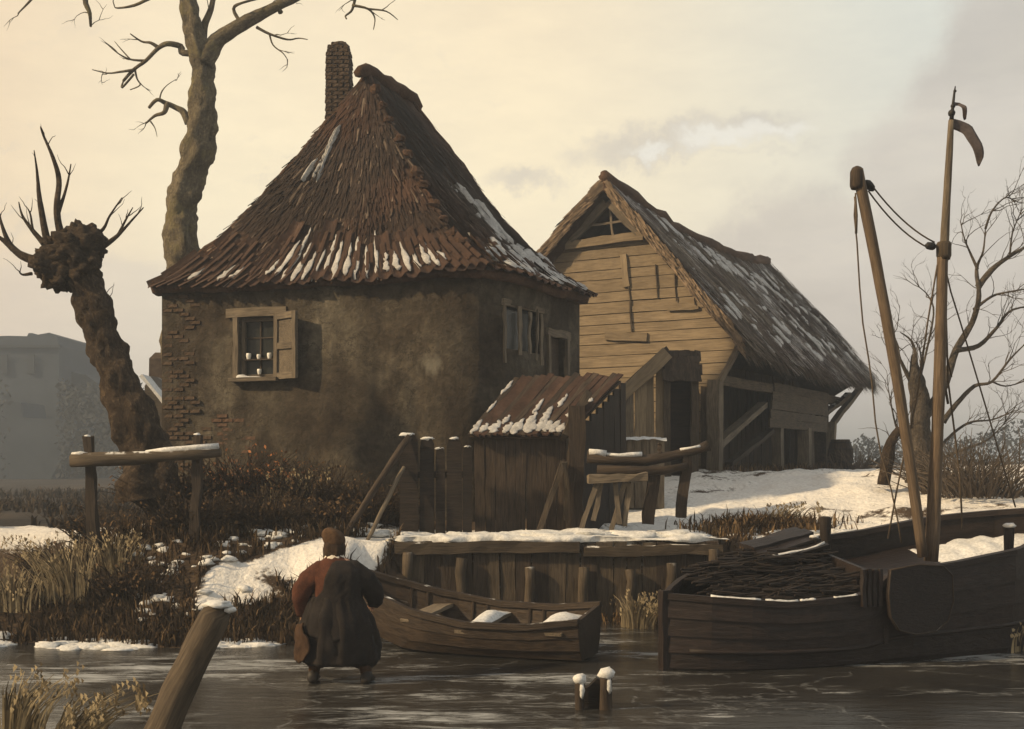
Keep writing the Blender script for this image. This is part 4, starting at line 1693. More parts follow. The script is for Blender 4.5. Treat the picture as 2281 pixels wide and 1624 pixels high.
# ------------------------------------------------------------------ snow: lumps along edges, one countless mass
mb = MB()
for k in range(120):
    x = random.uniform(-1.2, 2.6)
    y = 18.0 + random.uniform(-.3, .5)
    mb.blob((x, y, gz(x, y) + .0), random.uniform(.05, .15), 9, 6, .6, sxyz=(1.6, 1, .5))
for k in range(330):
    x = random.uniform(-7, -2.2)
    if fbm(x, 2, 0, .9) < -.15:
        continue
    y = shore(x) + random.gauss(0, .12)
    mb.blob((x, y, max(0, gz(x, y)) - .01), random.uniform(.03, .10), 8, 5, .7, sxyz=(2.4, 1.2, random.uniform(.2, .7)))
for k in range(500):
    x = random.uniform(-6.3, -1.8)
    y = random.uniform(15.3, 18.6)
    if fbm(x, y, 3, .8) > .16:
        mb.blob((x, y, gz(x, y)), random.uniform(.02, .08), 7, 5, .7, sxyz=(1.6, 1, .7))
for k in range(160):
    x = random.uniform(3.2, 8)
    y = shore(x) + random.uniform(.9, 2.2)
    mb.blob((x, y, gz(x, y)), random.uniform(.03, .12), 8, 5, .6, sxyz=(2, 1, .4))
for x, y, r in ((.15, 17.72, .26), (.6, 17.7, .3), (1.15, 17.8, .25), (.35, 17.62, .2), (-.55, 17.75, .2), (1.9, 17.75, .25), (2.5, 17.8, .25), (-1.6, 17.9, .22), (-2.3, 17.9, .2)):
    mb.blob((x, y, gz(x, y)), r, 16, 9, .6, sxyz=(1.9, 1, .42))
# drooping ledge of snow over the quay edge


def ledge(u, v):
    x = lerp(-1.9, 3.25, u)
    ed = max(-.06, .06 + .16 * fbm(x, 1, 0, .9) + .05 * nz(x, 8, 0, 5))
    th = max(.015, .06 + .09 * fbm(x, 5, 0, .8) + .03 * nz(x, 2, 0, 5))
    tp = sstep(0, .06, u) * sstep(1, .86, u)
    th *= tp
    ed = lerp(-.12, ed, tp)
    a = lerp(-.5, 2.2, v)
    y = 17.36 - ed * math.cos(a) + (v > .6) * (v - .6) * 1.1
    z = 1.20 + th * math.sin(max(-.6, a)) * (1 if a < 1.57 else lerp(1, -.3, (v - .767) / .233))
    return ((x, y, z), None)


mb.grid(ledge, 150, 12)
o = mb.build('snow_lumps', M_snow, None, True)
o['kind'] = 'stuff'
o['label'] = 'small lumps of crusted snow along the bank edges'

# ------------------------------------------------------------------ dry grass and reeds


def blades(name, label, pts, hr, colr, bend=.5, w=.012):
    mb = MB()
    for (x, y, z) in pts:
        h = random.uniform(*hr)
        a = random.uniform(0, 6.283)
        b = random.uniform(.1, bend) * h
        dirv = Vector((math.cos(a), math.sin(a), 0))
        ww = w * random.uniform(.6, 1.5)
        sd = Vector((math.cos(a + 1.3), math.sin(a + 1.3), 0)) * ww
        p0 = Vector((x, y, z - .03))
        p1 = p0 + Vector((0, 0, h * .55)) + dirv * b * .3
        p2 = p0 + Vector((0, 0, h * (.95 - .25 * random.random()))) + dirv * b
        f = random.random()
        c = Vector(colr[0]).lerp(Vector(colr[1]), f * f)
        mb.col = tuple(c)
        i = [mb.vert(p0 - sd), mb.vert(p0 + sd), mb.vert(p1 + sd * .8), mb.vert(p1 - sd * .8), mb.vert(p2)]
        mb.face(i[0], i[1], i[2], i[3])
        mb.face(i[3], i[2], i[4])
    o = mb.build(name, M_grass)
    o['kind'] = 'stuff'
    if label:
        o['label'] = label
    return o


pts = []
while len(pts) < 15000:
    x = random.uniform(-10.5, -1.7)
    y = random.uniform(14.8, 20.5)
    s = y - shore(x)
    if s < -.05 or snow_mask(x, y) > .45:
        continue
    z = gz(x, y)
    if z < -.02:
        continue
    if fbm(x, y, 3, .8) > .25 and random.random() < .8:
        continue
    if random.random() > (1.0 if s < 2.4 else .55):
        continue
    pts.append((x, y, z))
blades('dry_grass', 'dense brown dead grass on the frozen bank', pts, (.10, .38), ((.022, .014, .008), (.115, .078, .042)), .8)
pts = []
while len(pts) < 4500:
    y = 25.5 + 30 * random.random() ** 1.6
    x = random.uniform(-.46 * y, -.30 * y)
    if fbm(x * .5, y * .3, 3, .6) > -.05:
        pts.append((x, y, gz(x, y)))
blades('field_stubble', 'dark stubble on the peat field beyond the inlet', pts, (.15, .5), ((.020, .014, .009), (.075, .052, .030)), .9, .03)
pts = []
while len(pts) < 2600:
    x = random.gauss(4.15, .55)
    y = random.gauss(19.2, .33)
    pts.append((x, y, gz(x, y)))
while len(pts) < 4600:
    x = random.uniform(3.1, 8.5)
    y = shore(x) + random.uniform(0, 1.2)
    pts.append((x, y, gz(x, y)))
while len(pts) < 5600:
    t = random.uniform(-.3, 12)
    q = BP(random.uniform(-.9, .9), t, 0)
    pts.append((q.x, q.y, gz(q.x, q.y)))
while len(pts) < 6400:
    x = random.gauss(2.6, .6)
    y = 17.3 - abs(random.gauss(0, .2))
    pts.append((x, y, -.02))
blades('withered_grass', 'withered brown grass poking through snow', pts, (.08, .32), ((.040, .025, .013), (.20, .135, .07)), .9)


def tuft(px, d, n, hr, spread, label, group=None, col=((.055, .042, .025), (.33, .27, .17)), lean=(0, 0), w=.012):
    x = (px - CX) * d / F_
    z = max(0.0, gz(x, d))
    mb = MB()
    for k in range(n):
        h = random.uniform(*hr)
        a = random.uniform(0, 6.283)
        r = random.uniform(0, spread)
        p0 = Vector((x + r * math.cos(a), d + r * math.sin(a), z - .04))
        out = Vector((math.cos(a) * random.uniform(.05, .45) + lean[0], math.sin(a) * .3 + lean[1], 0)) * h
        ww = w * random.uniform(.6, 1.4)
        sd = Vector((ww, 0, 0))
        c = Vector(col[0]).lerp(Vector(col[1]), random.random() ** 1.5)
        mb.col = tuple(c)
        prev = None
        for q in range(5):
            t = q / 4
            p = p0 + Vector((0, 0, h * (t - .22 * t ** 3))) + out * (t ** 2)
            cur = (mb.vert(p - sd * (1 - t * .8)), mb.vert(p + sd * (1 - t * .8)))
            if prev:
                mb.face(prev[0], prev[1], cur[1], cur[0])
            prev = cur
        if random.random() < .3:       # seed plume
            for q in range(5):
                pp = p + Vector((random.uniform(-.04, .04), random.uniform(-.03, .03), random.uniform(-.08, .04)))
                mb.face(mb.vert(pp), mb.vert(pp + Vector((.02, 0, .03))), mb.vert(pp + Vector((-.01, .01, .05))))
    o = mb.build('reed_tuft', M_grass)
    tag(o, label, 'reeds', group)
    return o


tuft(150, 16.2, 150, (.5, 1.15), .35, 'tall pale reed tuft leaning beside the left post of the log bar', lean=(-.25, 0))
tuft(255, 16.6, 110, (.4, .8), .35, 'brown reed tuft between the posts of the snow-topped log bar')
tuft(30, 16.0, 170, (.3, .8), .5, 'bushy reed tuft at the mouth of the frozen inlet')
tuft(40, 9.9, 90, (.45, .75), .22, 'tall foreground reed tuft with pale blades standing in the ice', lean=(.25, 0))
tuft(165, 9.6, 110, (.40, .65), .20, 'arching foreground reed tuft with drooping pale plumes next to the slanting post', lean=(.55, 0))
tuft(1420, 16.6, 120, (.3, .65), .25, 'brown reed tuft between the rowboat and the big barge', lean=(.1, 0))
tuft(640, 19.2, 130, (.4, .95), .4, 'dry grass clump under the cottage front wall', lean=(.15, 0))
tuft(2250, 14.6, 120, (.3, .55), .3, 'brown reed tuft beneath the barge bow')
tuft(1740, 19.6, 90, (.2, .45), .4, 'windswept grass tussock on the sunlit snow path', lean=(.5, 0))


# ------------------------------------------------------------------ shrubs of bare twigs
def twig_shrub(px, d, w, h, n, label, leafcol=None, group=None, base=None):
    x = (px - CX) * d / F_
    z = gz(x, d)
    root = thing('bramble_shrub', label, 'shrub', (x, d, z), group)
    mb = MB()
    lv = MB()
    for k in range(int(n * 2.2)):
        a = random.uniform(0, 6.283)
        r = random.uniform(0, w * .5)
        p = Vector((x + r * math.cos(a) * .8, d + r * math.sin(a) * .5, z - .05))
        dirv = Vector((math.cos(a) * random.uniform(.1, .8), math.sin(a) * .5, 1)).normalized()
        L = h * random.uniform(.5, 1.05)
        pts_ = [p.copy()]
        for q in range(5):
            dirv = (dirv + Vector((random.uniform(-.3, .3), random.uniform(-.25, .25), random.uniform(-.32, .1)))).normalized()
            p = p + dirv * (L / 5)
            pts_.append(p.copy())
            if leafcol and random.random() < .7:
                lv.col = tuple(Vector(leafcol) * random.uniform(.5, 1.3))
                s_ = random.uniform(.02, .05)
                e1 = Vector((random.uniform(-1, 1), random.uniform(-.6, .2), random.uniform(-1, 1))) * s_
                e2 = Vector((random.uniform(-1, 1), random.uniform(-.6, .2), random.uniform(-1, 1))) * s_
                lv.face(lv.vert(p), lv.vert(p + e1), lv.vert(p + e1 + e2), lv.vert(p + e2))
        mb.tube(pts_, [.016, .014, .011, .009, .007, .004], 3, 0, False)
    mb.build('stems', M_twig if leafcol is None else M_bark_dark, root)
    if leafcol:
        o = lv.build('leaves', M_leaf, root)
    return root


LC = (.105, .066, .034)
for (px, d, w, h, n, lab, lc) in ((395, 19.2, 1.2, 1.15, 130, 'dense bramble shrub at the cottage corner behind the log bar', (.09, .055, .03)),
                                  (545, 19.6, 1.3, 1.2, 150, 'russet-leaved bramble shrub below the cottage window', (.30, .13, .055)),
                                  (690, 19.3, 1.3, 1.1, 140, 'brown tangled bramble shrub under the open shutter', LC),
                                  (820, 19.0, 1.0, .9, 110, 'low bramble shrub by the leaning pole', LC),
                                  (440, 17.6, 1.2, .8, 120, 'matted bramble shrub in front of the right post of the log bar', LC),
                                  (590, 17.9, 1.3, .75, 130, 'matted bramble shrub halfway down the brown bank', LC),
                                  (240, 18.6, 1.1, .8, 90, 'thorny shrub at the foot of the pollard willow', LC),
                                  (300, 16.2, 1.3, .55, 110, 'low bramble shrub above the frosted shoreline', LC),
                                  (130, 17.3, 1.2, .6, 90, 'low shrub beside the frozen inlet', LC),
                                  (740, 18.3, .9, .6, 80, 'small bramble shrub at the top of the snowy ramp', LC)):
    twig_shrub(px, d, w, h, n, lab, lc)
for (px, d, w, h, n, lab) in ((2190, 20.5, 2.2, 1.3, 110, 'spreading leafless shrub to the right of the barge mast'),
                              (2110, 21.5, 1.5, 1.2, 80, 'twiggy shrub growing at the foot of the bare tree'),
                              (1915, 33, 2.0, .9, 70, 'thin scrub beside the round dark barrel')):
    twig_shrub(px, d, w, h, n, lab)


# ------------------------------------------------------------------ trees
def path_pts(pl, d0, rs, n=4, dj=.25):
    """pixel polyline -> smoothed 3-D points around depth d0"""
    pts_ = [P(x, y, d0 + (dj * nz(rs, i * .9) if i else 0)) for i, (x, y) in enumerate(pl)]
    out = []
    m = len(pts_)
    for i in range(m - 1):
        p0, p1, p2, p3 = pts_[max(i - 1, 0)], pts_[i], pts_[i + 1], pts_[min(i + 2, m - 1)]
        for k in range(n):
            t = k / n
            out.append(.5 * ((2 * p1) + (p2 - p0) * t + (2 * p0 - 5 * p1 + 4 * p2 - p3) * t * t + (3 * p1 - p0 - 3 * p2 + p3) * t ** 3))
    out.append(pts_[-1])
    return out


def limb(mb, pl, d0, r0, r1, n=4, dj=.25, sides=7, rough=.2):
    rs = random.random() * 40
    pts_ = path_pts(pl, d0, rs, n, dj)
    m = len(pts_)
    mb.tube(pts_, [lerp(r0, r1, (i / (m - 1)) ** .8) for i in range(m)], sides, rough)
    return pts_


def twigs(mb, pts_, count, L, r, spread=1.0, up=.2, depth=1):
    m = len(pts_)
    for k in range(count):
        i = random.randint(m // 3, m - 1)
        p = pts_[i].copy()
        d = (pts_[min(i + 1, m - 1)] - pts_[max(0, i - 1)]).normalized()
        d = (d + Vector((random.uniform(-1, 1), random.uniform(-1, 1), random.uniform(-.6, 1) + up)) * spread).normalized()
        seq = [p.copy()]
        ll = L * random.uniform(.5, 1.2)
        for q in range(5):
            d = (d + Vector((random.uniform(-.4, .4), random.uniform(-.4, .4), random.uniform(-.35, .35)))).normalized()
            p = p + d * (ll / 5)
            seq.append(p.copy())
        mb.tube(seq, [r, r * .85, r * .7, r * .55, r * .4, r * .2], 4, 0, False)
        if depth > 0:
            twigs(mb, seq, 2, L * .5, r * .55, spread, up, depth - 1)


# pollard willow
wd = 18.9
willow = thing('pollard_willow', 'leaning pollard willow with knobbly head and sparse shoots left of the cottage', 'tree', tuple(P(325, 1060, wd)))
mb = MB()
tr = path_pts([(345, 1110), (330, 1010), (300, 930), (255, 820), (222, 730), (196, 650), (172, 590), (150, 545)], wd, 1, 12, .15)
m = len(tr)
mb.tube(tr, [float(np.interp(i / (m - 1), [0, .12, .3, .6, .8, .9, 1], [.50, .38, .30, .27, .27, .34, .38])) for i in range(m)], 30, .5)
mb.build('trunk', M_bark_dark, willow, True)
mb = MB()
for x, y, r in ((155, 560, .40), (195, 540, .34), (110, 590, .32), (180, 525, .25), (88, 580, .20), (212, 562, .22), (120, 622, .24), (195, 600, .30), (150, 600, .36)):
    mb.blob(P(152 + (x - 152) * .88, 572 + (y - 572) * .92, wd + random.uniform(-.12, .12)), r * .84, 26, 18, .7, sxyz=(1, .9, .95))
for k in range(26):
    a = random.uniform(0, 6.283)
    mb.blob(P(150 + 62 * math.cos(a) * random.uniform(.7, 1), 572 + 58 * math.sin(a) * random.uniform(.7, 1), wd - random.uniform(-.1, .34)), random.uniform(.04, .11), 9, 7, .9, sxyz=(1, 1, 1))
mb.build('head', M_bark_dark, willow, True)
mb = MB()
for pl, r0 in (([(110, 590), (60, 575), (25, 550), (5, 505), (-8, 450)], .11), ([(30, 555), (0, 530), (-25, 525)], .06), ([(110, 560), (98, 500), (88, 440), (82, 380), (76, 335)], .075),
               ([(100, 545), (70, 510), (50, 480), (42, 450)], .05), ([(72, 510), (68, 480), (62, 465)], .025), ([(145, 555), (130, 500), (128, 450), (132, 400), (118, 350), (96, 300), (90, 282)], .085),
               ([(130, 470), (142, 440), (152, 400), (158, 365)], .045), ([(195, 540), (230, 510), (245, 480), (272, 440)], .045), ([(222, 555), (262, 525), (290, 495), (320, 462)], .05),
               ([(262, 525), (280, 490), (296, 462)], .03), ([(70, 610), (50, 612), (42, 604)], .03), ([(228, 675), (236, 690), (230, 660)], .04)):
    mb_ = MB()
    q = limb(mb_, pl, wd, r0, .008, 4, .3, 7, .3)
    twigs(mb_, q, 2, .4, .010, .4, .5, 0)
    mb_.build('branch', M_bark_dark, willow, True)

# tall tree behind the cottage
td = 26.5
tall = thing('tall_tree', 'tall bare tree with crooked mossy trunk rising behind the cottage roof', 'tree', (P(405, 1000, td).x, td, gz(P(405, 1000, td).x, td)))
mb = MB()
tr = path_pts([(420, 1090), (412, 900), (405, 700), (408, 600), (402, 520), (402, 460), (425, 390), (445, 320), (452, 260), (450, 190), (446, 130), (430, 60), (418, 0), (405, -70), (410, -150), (395, -240), (400, -300)], td, 2, 9, .2)
m = len(tr)
mb.tube(tr, [float(np.interp(i / (m - 1), [0, .1, .35, .45, .55, .64, .75, 1], [.52, .38, .33, .31, .275, .235, .18, .05])) for i in range(m)], 26, .42)
mb.build('trunk', M_bark, tall, True)
mb = MB()
for x, y, r in ((462, 285, .2), (432, 300, .16), (470, 265, .13), (436, 370, .16), (455, 345, .14), (405, 440, .2), (418, 480, .14), (395, 560, .18), (462, 200, .12), (440, 250, .14), (470, 300, .15), (446, 330, .17)):
    mb.blob(P(x, y, td - .02), r * .75, 18, 12, .9, sxyz=(.8, .8, 1.7))
mb.build('bark_knots', M_bark, tall, True)
for pl, r0, r1, tw in (([(452, 140), (470, 110), (490, 85), (530, 60), (575, 35), (620, 12), (680, -15), (760, -45), (840, -60)], .25, .05, 8),
                       ([(448, 120), (455, 60), (470, 20), (480, -30), (500, -110)], .12, .03, 6),
                       ([(460, 115), (408, 118), (403, 103), (372, 98), (352, 108), (325, 135), (298, 155), (275, 180)], .085, .03, 0),
                       ([(420, 275), (408, 250), (392, 240), (370, 230), (350, 222), (332, 240)], .10, .035, 0),
                       ([(372, 232), (365, 250), (345, 258), (325, 275)], .07, .02, 2),
                       ([(352, 105), (335, 95), (315, 92), (290, 75)], .05, .012, 1),
                       ([(325, 135), (290, 132), (262, 118), (235, 95)], .035, .008, 2), ([(300, 155), (268, 160), (240, 163), (205, 155)], .04, .01, 2),
                       ([(290, 132), (270, 110), (255, 92)], .02, .006, 0), ([(300, 152), (305, 175), (312, 190), (290, 200)], .03, .01, 1), ([(298, 165), (272, 195), (275, 180)], .03, .02, 0),
                       ([(355, 222), (360, 205), (372, 190), (390, 178)], .022, .006, 1), ([(335, 270), (345, 285), (350, 305)], .02, .005, 0),
                       ([(572, 60), (600, 75), (640, 88), (665, 85), (685, 88)], .04, .010, 1), ([(600, 75), (608, 100), (630, 118), (640, 132)], .025, .008, 2),
                       ([(415, -20), (350, -10), (300, 12), (262, 18), (255, 14)], .06, .010, 1), ([(410, -60), (320, -80), (250, -60), (205, -30), (190, 0), (200, 30), (202, 58)], .13, .03, 3),
                       ([(250, -60), (150, -50), (90, -20), (60, 10), (40, 30)], .07, .012, 4), ([(405, -70), (300, -140), (180, -160), (60, -120), (-20, -60)], .14, .03, 10),
                       ([(760, -45), (790, -20), (785, 20), (770, 35), (772, 42)], .05, .015, 1), ([(785, 12), (820, 20), (835, 40), (832, 66)], .04, .010, 1), ([(820, 20), (860, 25), (886, 44)], .028, .008, 1),
                       ([(410, -150), (500, -230), (600, -280), (720, -290)], .14, .03, 10), ([(395, -240), (300, -320), (200, -370)], .12, .03, 10), ([(398, -260), (430, -330), (460, -400)], .1, .02, 8),
                       ([(540, 55), (520, 20), (545, 5), (600, -8), (640, -20)], .05, .015, 2), ([(625, 28), (618, 0), (640, -40)], .06, .02, 2)):
    mb_ = MB()
    q = limb(mb_, pl, td, r0, r1, 4, .35, 8 if r0 > .05 else 5, .22)
    if tw:
        twigs(mb_, q, tw, .9 if r0 > .09 else .5, .014, .8, .2, 1)
    mb_.build('branch', M_bark, tall, True)

# bare tree behind the barge masts
rd_ = 22.5
btree = thing('bare_tree', 'leafless tree with spreading limbs on the snow bank behind the barge mast', 'tree', (P(2045, 0, rd_).x, rd_, gz(P(2045, 0, rd_).x, rd_)))
mb = MB()
tr = path_pts([(2048, 1130), (2050, 1050), (2052, 980), (2048, 920), (2046, 870), (2038, 830), (2036, 790)], rd_, 3, 5, .1)
m = len(tr)
mb.tube(tr, [float(np.interp(i / (m - 1), [0, .2, .5, .72, .88, 1], [.34, .20, .17, .16, .08, .04])) for i in range(m)], 14, .45)
mb.build('trunk', M_bark_haze_grey, btree, True)
for pl, r0, tw in (([(2055, 930), (2080, 900), (2105, 850), (2130, 780), (2165, 720), (2180, 660), (2175, 600), (2190, 560), (2195, 510)], .16, 4),
                   ([(2178, 640), (2210, 600), (2250, 570), (2300, 540), (2350, 500)], .09, 5), ([(2170, 690), (2210, 660), (2250, 650), (2310, 640)], .05, 5),
                   ([(2130, 780), (2180, 770), (2220, 730), (2255, 690), (2330, 680)], .08, 6), ([(2178, 600), (2160, 560), (2148, 530), (2140, 495)], .04, 4),
                   ([(2100, 940), (2130, 900), (2170, 860), (2210, 850), (2250, 800), (2290, 760)], .08, 6), ([(2090, 1000), (2130, 960), (2165, 940), (2210, 935), (2260, 915)], .05, 5),
                   ([(2040, 900), (2035, 850), (2040, 800), (2030, 760), (2005, 740)], .10, 3), ([(2030, 850), (2005, 800), (2000, 770), (1990, 745)], .06, 4), ([(2045, 860), (2060, 800), (2080, 700), (2068, 660), (2048, 640)], .04, 5),
                   ([(2042, 860), (2052, 810), (2048, 770)], .05, 4), ([(2030, 1010), (2000, 960), (1985, 900), (1978, 860)], .04, 3), ([(2210, 850), (2240, 860), (2280, 850)], .03, 3),
                   ([(2195, 510), (2210, 470), (2240, 440), (2262, 450)], .03, 5), ([(2250, 570), (2255, 520), (2275, 470)], .03, 4), ([(2100, 1020), (2150, 1000), (2200, 980), (2240, 940)], .05, 5)):
    mb_ = MB()
    q = limb(mb_, pl, rd_, r0 * .78, .010, 4, .5, 7 if r0 > .06 else 5, .28)
    twigs(mb_, q, int(tw * 1.6) + 2, .75, .010, .8, .25, 2)
    mb_.build('branch', M_bark_haze_grey, btree, True)
mb = MB()
q = limb(mb, [(1968, 1080), (1975, 1020), (1985, 985), (2005, 955)], 21.5, .13, .07, 4, .1, 10, .4)
twigs(mb, q, 6, .7, .012, .8, .3, 1)
tag(mb.build('willow_stump', M_bark_dark, None, True), 'dark slanting broken stump beside the bare tree trunk', 'stump')

# ------------------------------------------------------------------ log bar on two posts, far left of the yard
hb_d = 17.1
hb = thing('log_bar', 'log bar with snow on top fixed across two short posts beneath the willow', 'fence', tuple(P(320, 1180, hb_d)))
for pa, pb, w in (((212, 1210), (198, 972), .15), ((432, 1180), (442, 968), .14)):
    mb = MB()
    q0 = P(*pa, hb_d)
    q0.z = min(q0.z, gz(q0.x, q0.y)) - .1
    mb.beam(q0, P(*pb, hb_d), w, w, (0, 1, 0), 6, .014, .8)
    o = mb.build('post', M_wood_dark, hb)
    mb = MB()
    mb.blob(P(pb[0] - 3, pb[1], hb_d), .05, 8, 5, .3, sxyz=(1, 1, .5))
    mb.build('snow_cap', M_snow, hb, True)
mb = MB()
line = [(160, 1026), (220, 1024), (300, 1022), (370, 1016), (430, 1012), (492, 1008)]
mb.tube([P(x, y, hb_d - .12) for x, y in line], [.105, .11, .10, .085, .08, .065], 10, .35)
mb.build('log', M_wood_brown, hb, True)
mb = MB()
mb.tube([P(x, y - 11, hb_d - .12) for x, y in [(325, 1019), (370, 1015), (430, 1010), (487, 1006)]], [.03, .05, .055, .045], 9, .5)
mb.build('snow_cap', M_snow, hb, True)
mb = MB()
mb.tube([P(x, y - 14, hb_d - .12) for x, y in [(160, 1026), (180, 1025), (196, 1025)]], [.03, .04, .02], 8, .4)
mb.build('snow_cap', M_snow, hb, True)

# ------------------------------------------------------------------ slanting mooring post in the foreground
mp0, mp1 = P(326, 1690, 9.3), P(486, 1352, 9.55)
mb = MB()
pp = [mp0.lerp(mp1, t) + Vector((.02 * nz(t * 3, 1), 0, 0)) for t in np.linspace(-.08, 1, 16)]
mb.tube(pp, [lerp(.145, .118, i / 15) * (.75 if i == 15 else 1) for i in range(16)], 14, .16)
mp = mb.build('mooring_post', M_wood_brown, None, True)
tag(mp, 'thick slanting mooring post with frosted crown frozen in the foreground ice', 'post')
mb = MB()
mb.blob(mp1 + Vector((.0, -.01, .02)), .11, 12, 7, .4, sxyz=(1.1, 1, .35))
mb.blob(mp1 + Vector((.1, -.03, -.02)), .05, 9, 6, .4, sxyz=(1.2, 1, .5))
mb.build('snow_cap', M_snow, mp, True)

# ------------------------------------------------------------------ snow-capped stub piles standing in the ice
stub = thing('stub_piles', 'pair of short snow-crusted broken piles with a dark board between, frozen in ice', 'piles', tuple(P(1322, 1578, 11.2)))
for x, yt, w, ln in ((1291, 1512, .10, .0), (1350, 1500, .12, .02)):
    d = CH * F_ / (1580 - HY)
    a = P(x, 1585, d)
    mb = MB()
    b = P(x + ln * 40, yt, d)
    mb.tube([a.lerp(b, t) for t in np.linspace(-.2, 1, 7)], w / 2, 9, .35)
    mb.build('pile', M_wood_dark, stub, True)
    mb = MB()
    mb.blob(b + Vector((0, -.02, 0)), w * .62, 10, 7, .4, sxyz=(1, 1, .8))
    mb.blob(b + Vector((.02, -.045, -.10)), w * .35, 8, 6, .5, sxyz=(.7, .6, 2.2))
    mb.build('snow_cap', M_snow, stub, True)
mb = MB()
d = CH * F_ / (1576 - HY)
mb.prism([P(1296, 1585, d), P(1348, 1585, d), P(1346, 1520, d), P(1330, 1512, d), P(1312, 1530, d), P(1298, 1535, d)], (0, .1, 0))
mb.build('board', M_wood_black, stub)


# ------------------------------------------------------------------ boats
def make_hull(parent, stations, strakes, mat, overlap=.012, name='strake', side_sel=(-1, 1), smooth=True, thick=.03):
    """stations: list of dict(c=Vector2 centre, d=Vector2 outward-beam unit, b=half beam at gunwale, bb=half beam at bottom, zk, zn, zf)
    near side is sign -1 (gunwale height zn), far side +1 (zf)"""
    def secpt(st, sg, v):
        zg = st['zn'] if sg < 0 else st['zf']
        w = st['bb'] + (st['b'] - st['bb']) * (1 - (1 - v) ** 1.8)
        q = st['c'] + st['d'] * (sg * w)
        return Vector((q.x, q.y, lerp(st['zk'], zg, v ** 1.15)))
    for sg in side_sel:
        for k in range(strakes):
            mb = MB()
            v0, v1 = k / strakes, (k + 1) / strakes
            ra, rb_ = [], []
            for i, st in enumerate(stations):
                o0 = st['d'] * (sg * (overlap if k else 0))
                o1 = st['d'] * (sg * 0)
                p0 = secpt(st, sg, max(0, v0 - .03)) + V3(o0)
                p1 = secpt(st, sg, v1) + V3(o1)
                inn = V3(st['d']) * (-sg * thick)
                rs = k * 7.3 + sg
                ra.append([mb.vert(q, (i * .35 + rs, j * .1 + rs, 0)) for j, q in enumerate((p0, p1, p1 + inn, p0 + inn))])
            for i in range(len(ra) - 1):
                a, b = ra[i], ra[i + 1]
                for j in range(4):
                    mb.face(a[j], a[(j + 1) % 4], b[(j + 1) % 4], b[j])
            mb.face(*ra[0])
            mb.face(*reversed(ra[-1]))
            mb.build(name, mat, parent, False)
        mb = MB()
        line = [secpt(st, sg, 1) + Vector((0, 0, .01)) for st in stations]
        n = len(line)
        for i in range(1):
            ids = []
            for j, (p, st) in enumerate(zip(line, stations)):
                o = V3(st['d']) * sg
                w = .045 if len(stations) < 20 else .06
                ids.append([mb.vert(p + o * .03 + Vector((0, 0, -.05)), (j * .3, 0, 0)), mb.vert(p + o * .03 + Vector((0, 0, .02)), (j * .3, .1, 0)), mb.vert(p - o * (w + .02) + Vector((0, 0, .02)), (j * .3, .2, 0)), mb.vert(p - o * (w + .02) + Vector((0, 0, -.05)), (j * .3, .3, 0))])
            for j in range(n - 1):
                for q in range(4):
                    mb.face(ids[j][q], ids[j][(q + 1) % 4], ids[j + 1][(q + 1) % 4], ids[j + 1][q])
            mb.face(*ids[0])
            mb.face(*reversed(ids[-1]))
        mb.build('gunwale', mat, parent)
    # bottom
    mb = MB()
    ids = []
    for st in stations:
        a = secpt(st, -1, 0)
        b = secpt(st, 1, 0)
        ids.append((mb.vert(a + Vector((0, 0, .02))), mb.vert(b + Vector((0, 0, .02)))))
    for i in range(len(ids) - 1):
        mb.face(ids[i][0], ids[i + 1][0], ids[i + 1][1], ids[i][1])
    mb.build('bottom', mat, parent)
    return secpt


# --- rowing boat
rb0, rb1 = Vector((-1.98, 15.15)), Vector((.93, 13.92))
ax = (rb1 - rb0).normalized()
bt = Vector((-ax.y, ax.x))
if bt.y < 0:
    bt = -bt
rowboat = thing('rowboat', 'open dark wooden rowing boat with snow on its thwarts frozen in beside the figure', 'boat', (-.5, 14.5, 0))
sts = []
NS = 16
for i in range(NS + 1):
    t = i / NS
    b = float(np.interp(t, [0, .15, .35, .6, .85, 1], [.03, .33, .55, .60, .52, .42]))
    zg = float(np.interp(t, [0, .12, .3, .55, .8, 1], [.84, .70, .54, .42, .42, .50]))
    sts.append(dict(c=rb0.lerp(rb1, t), d=bt, b=b, bb=b * .70, zk=lerp(.22, .03, sstep(0, .3, t)), zn=zg, zf=zg + .12))
sec = make_hull(rowboat, sts, 3, M_hull2)
mb = MB()
st = sts[-1]
mb.prism([sec(st, -1, 0), sec(st, -1, .5), sec(st, -1, 1), sec(st, 1, 1), sec(st, 1, .5), sec(st, 1, 0)], -V3(ax) * .05)
mb.build('transom', M_hull2, rowboat)
mb = MB()
mb.beam(V3(rb0, .15) + V3(ax) * .0, V3(rb0, .92), .07, .08, V3(ax), 5, .005)
mb.build('stem', M_hull2, rowboat)
for t, w, snow in ((.36, .24, False), (.62, .26, True), (.90, .42, True)):
    i = int(t * NS)
    a, b = sec(sts[i], -1, .78), sec(sts[i], 1, .78)
    mb = MB()
    mb.beam(a, b, w, .04, (0, 0, 1), 5, .006)
    th = mb.build('thwart', M_wood_grey, rowboat)
    if snow:
        mb = MB()
        mb.grid(lambda u, v, a=a, b=b, w=w: (a.lerp(b, lerp(.15, .98, u)) + V3(ax) * ((v - .5) * w * .98) + Vector((0, 0, .02 + .075 * (math.sin(math.pi * u) * math.sin(math.pi * v)) ** .5 * (1 + .6 * nz(u * 4, v * 3, t * 9)))), None), 14, 8)
        mb.build('snow_patch', M_snow, th, True)
for t in (.2, .3, .45, .55, .7, .78):
    i = int(t * NS)
    for sg in (-1, 1):
        mb = MB()
        pts_ = [sec(sts[i], sg, v) - V3(bt) * sg * .04 for v in np.linspace(0, .97, 5)]
        mb.tube(pts_, .02, 5)
        mb.build('rib', M_hull2, rowboat)
mb = MB()
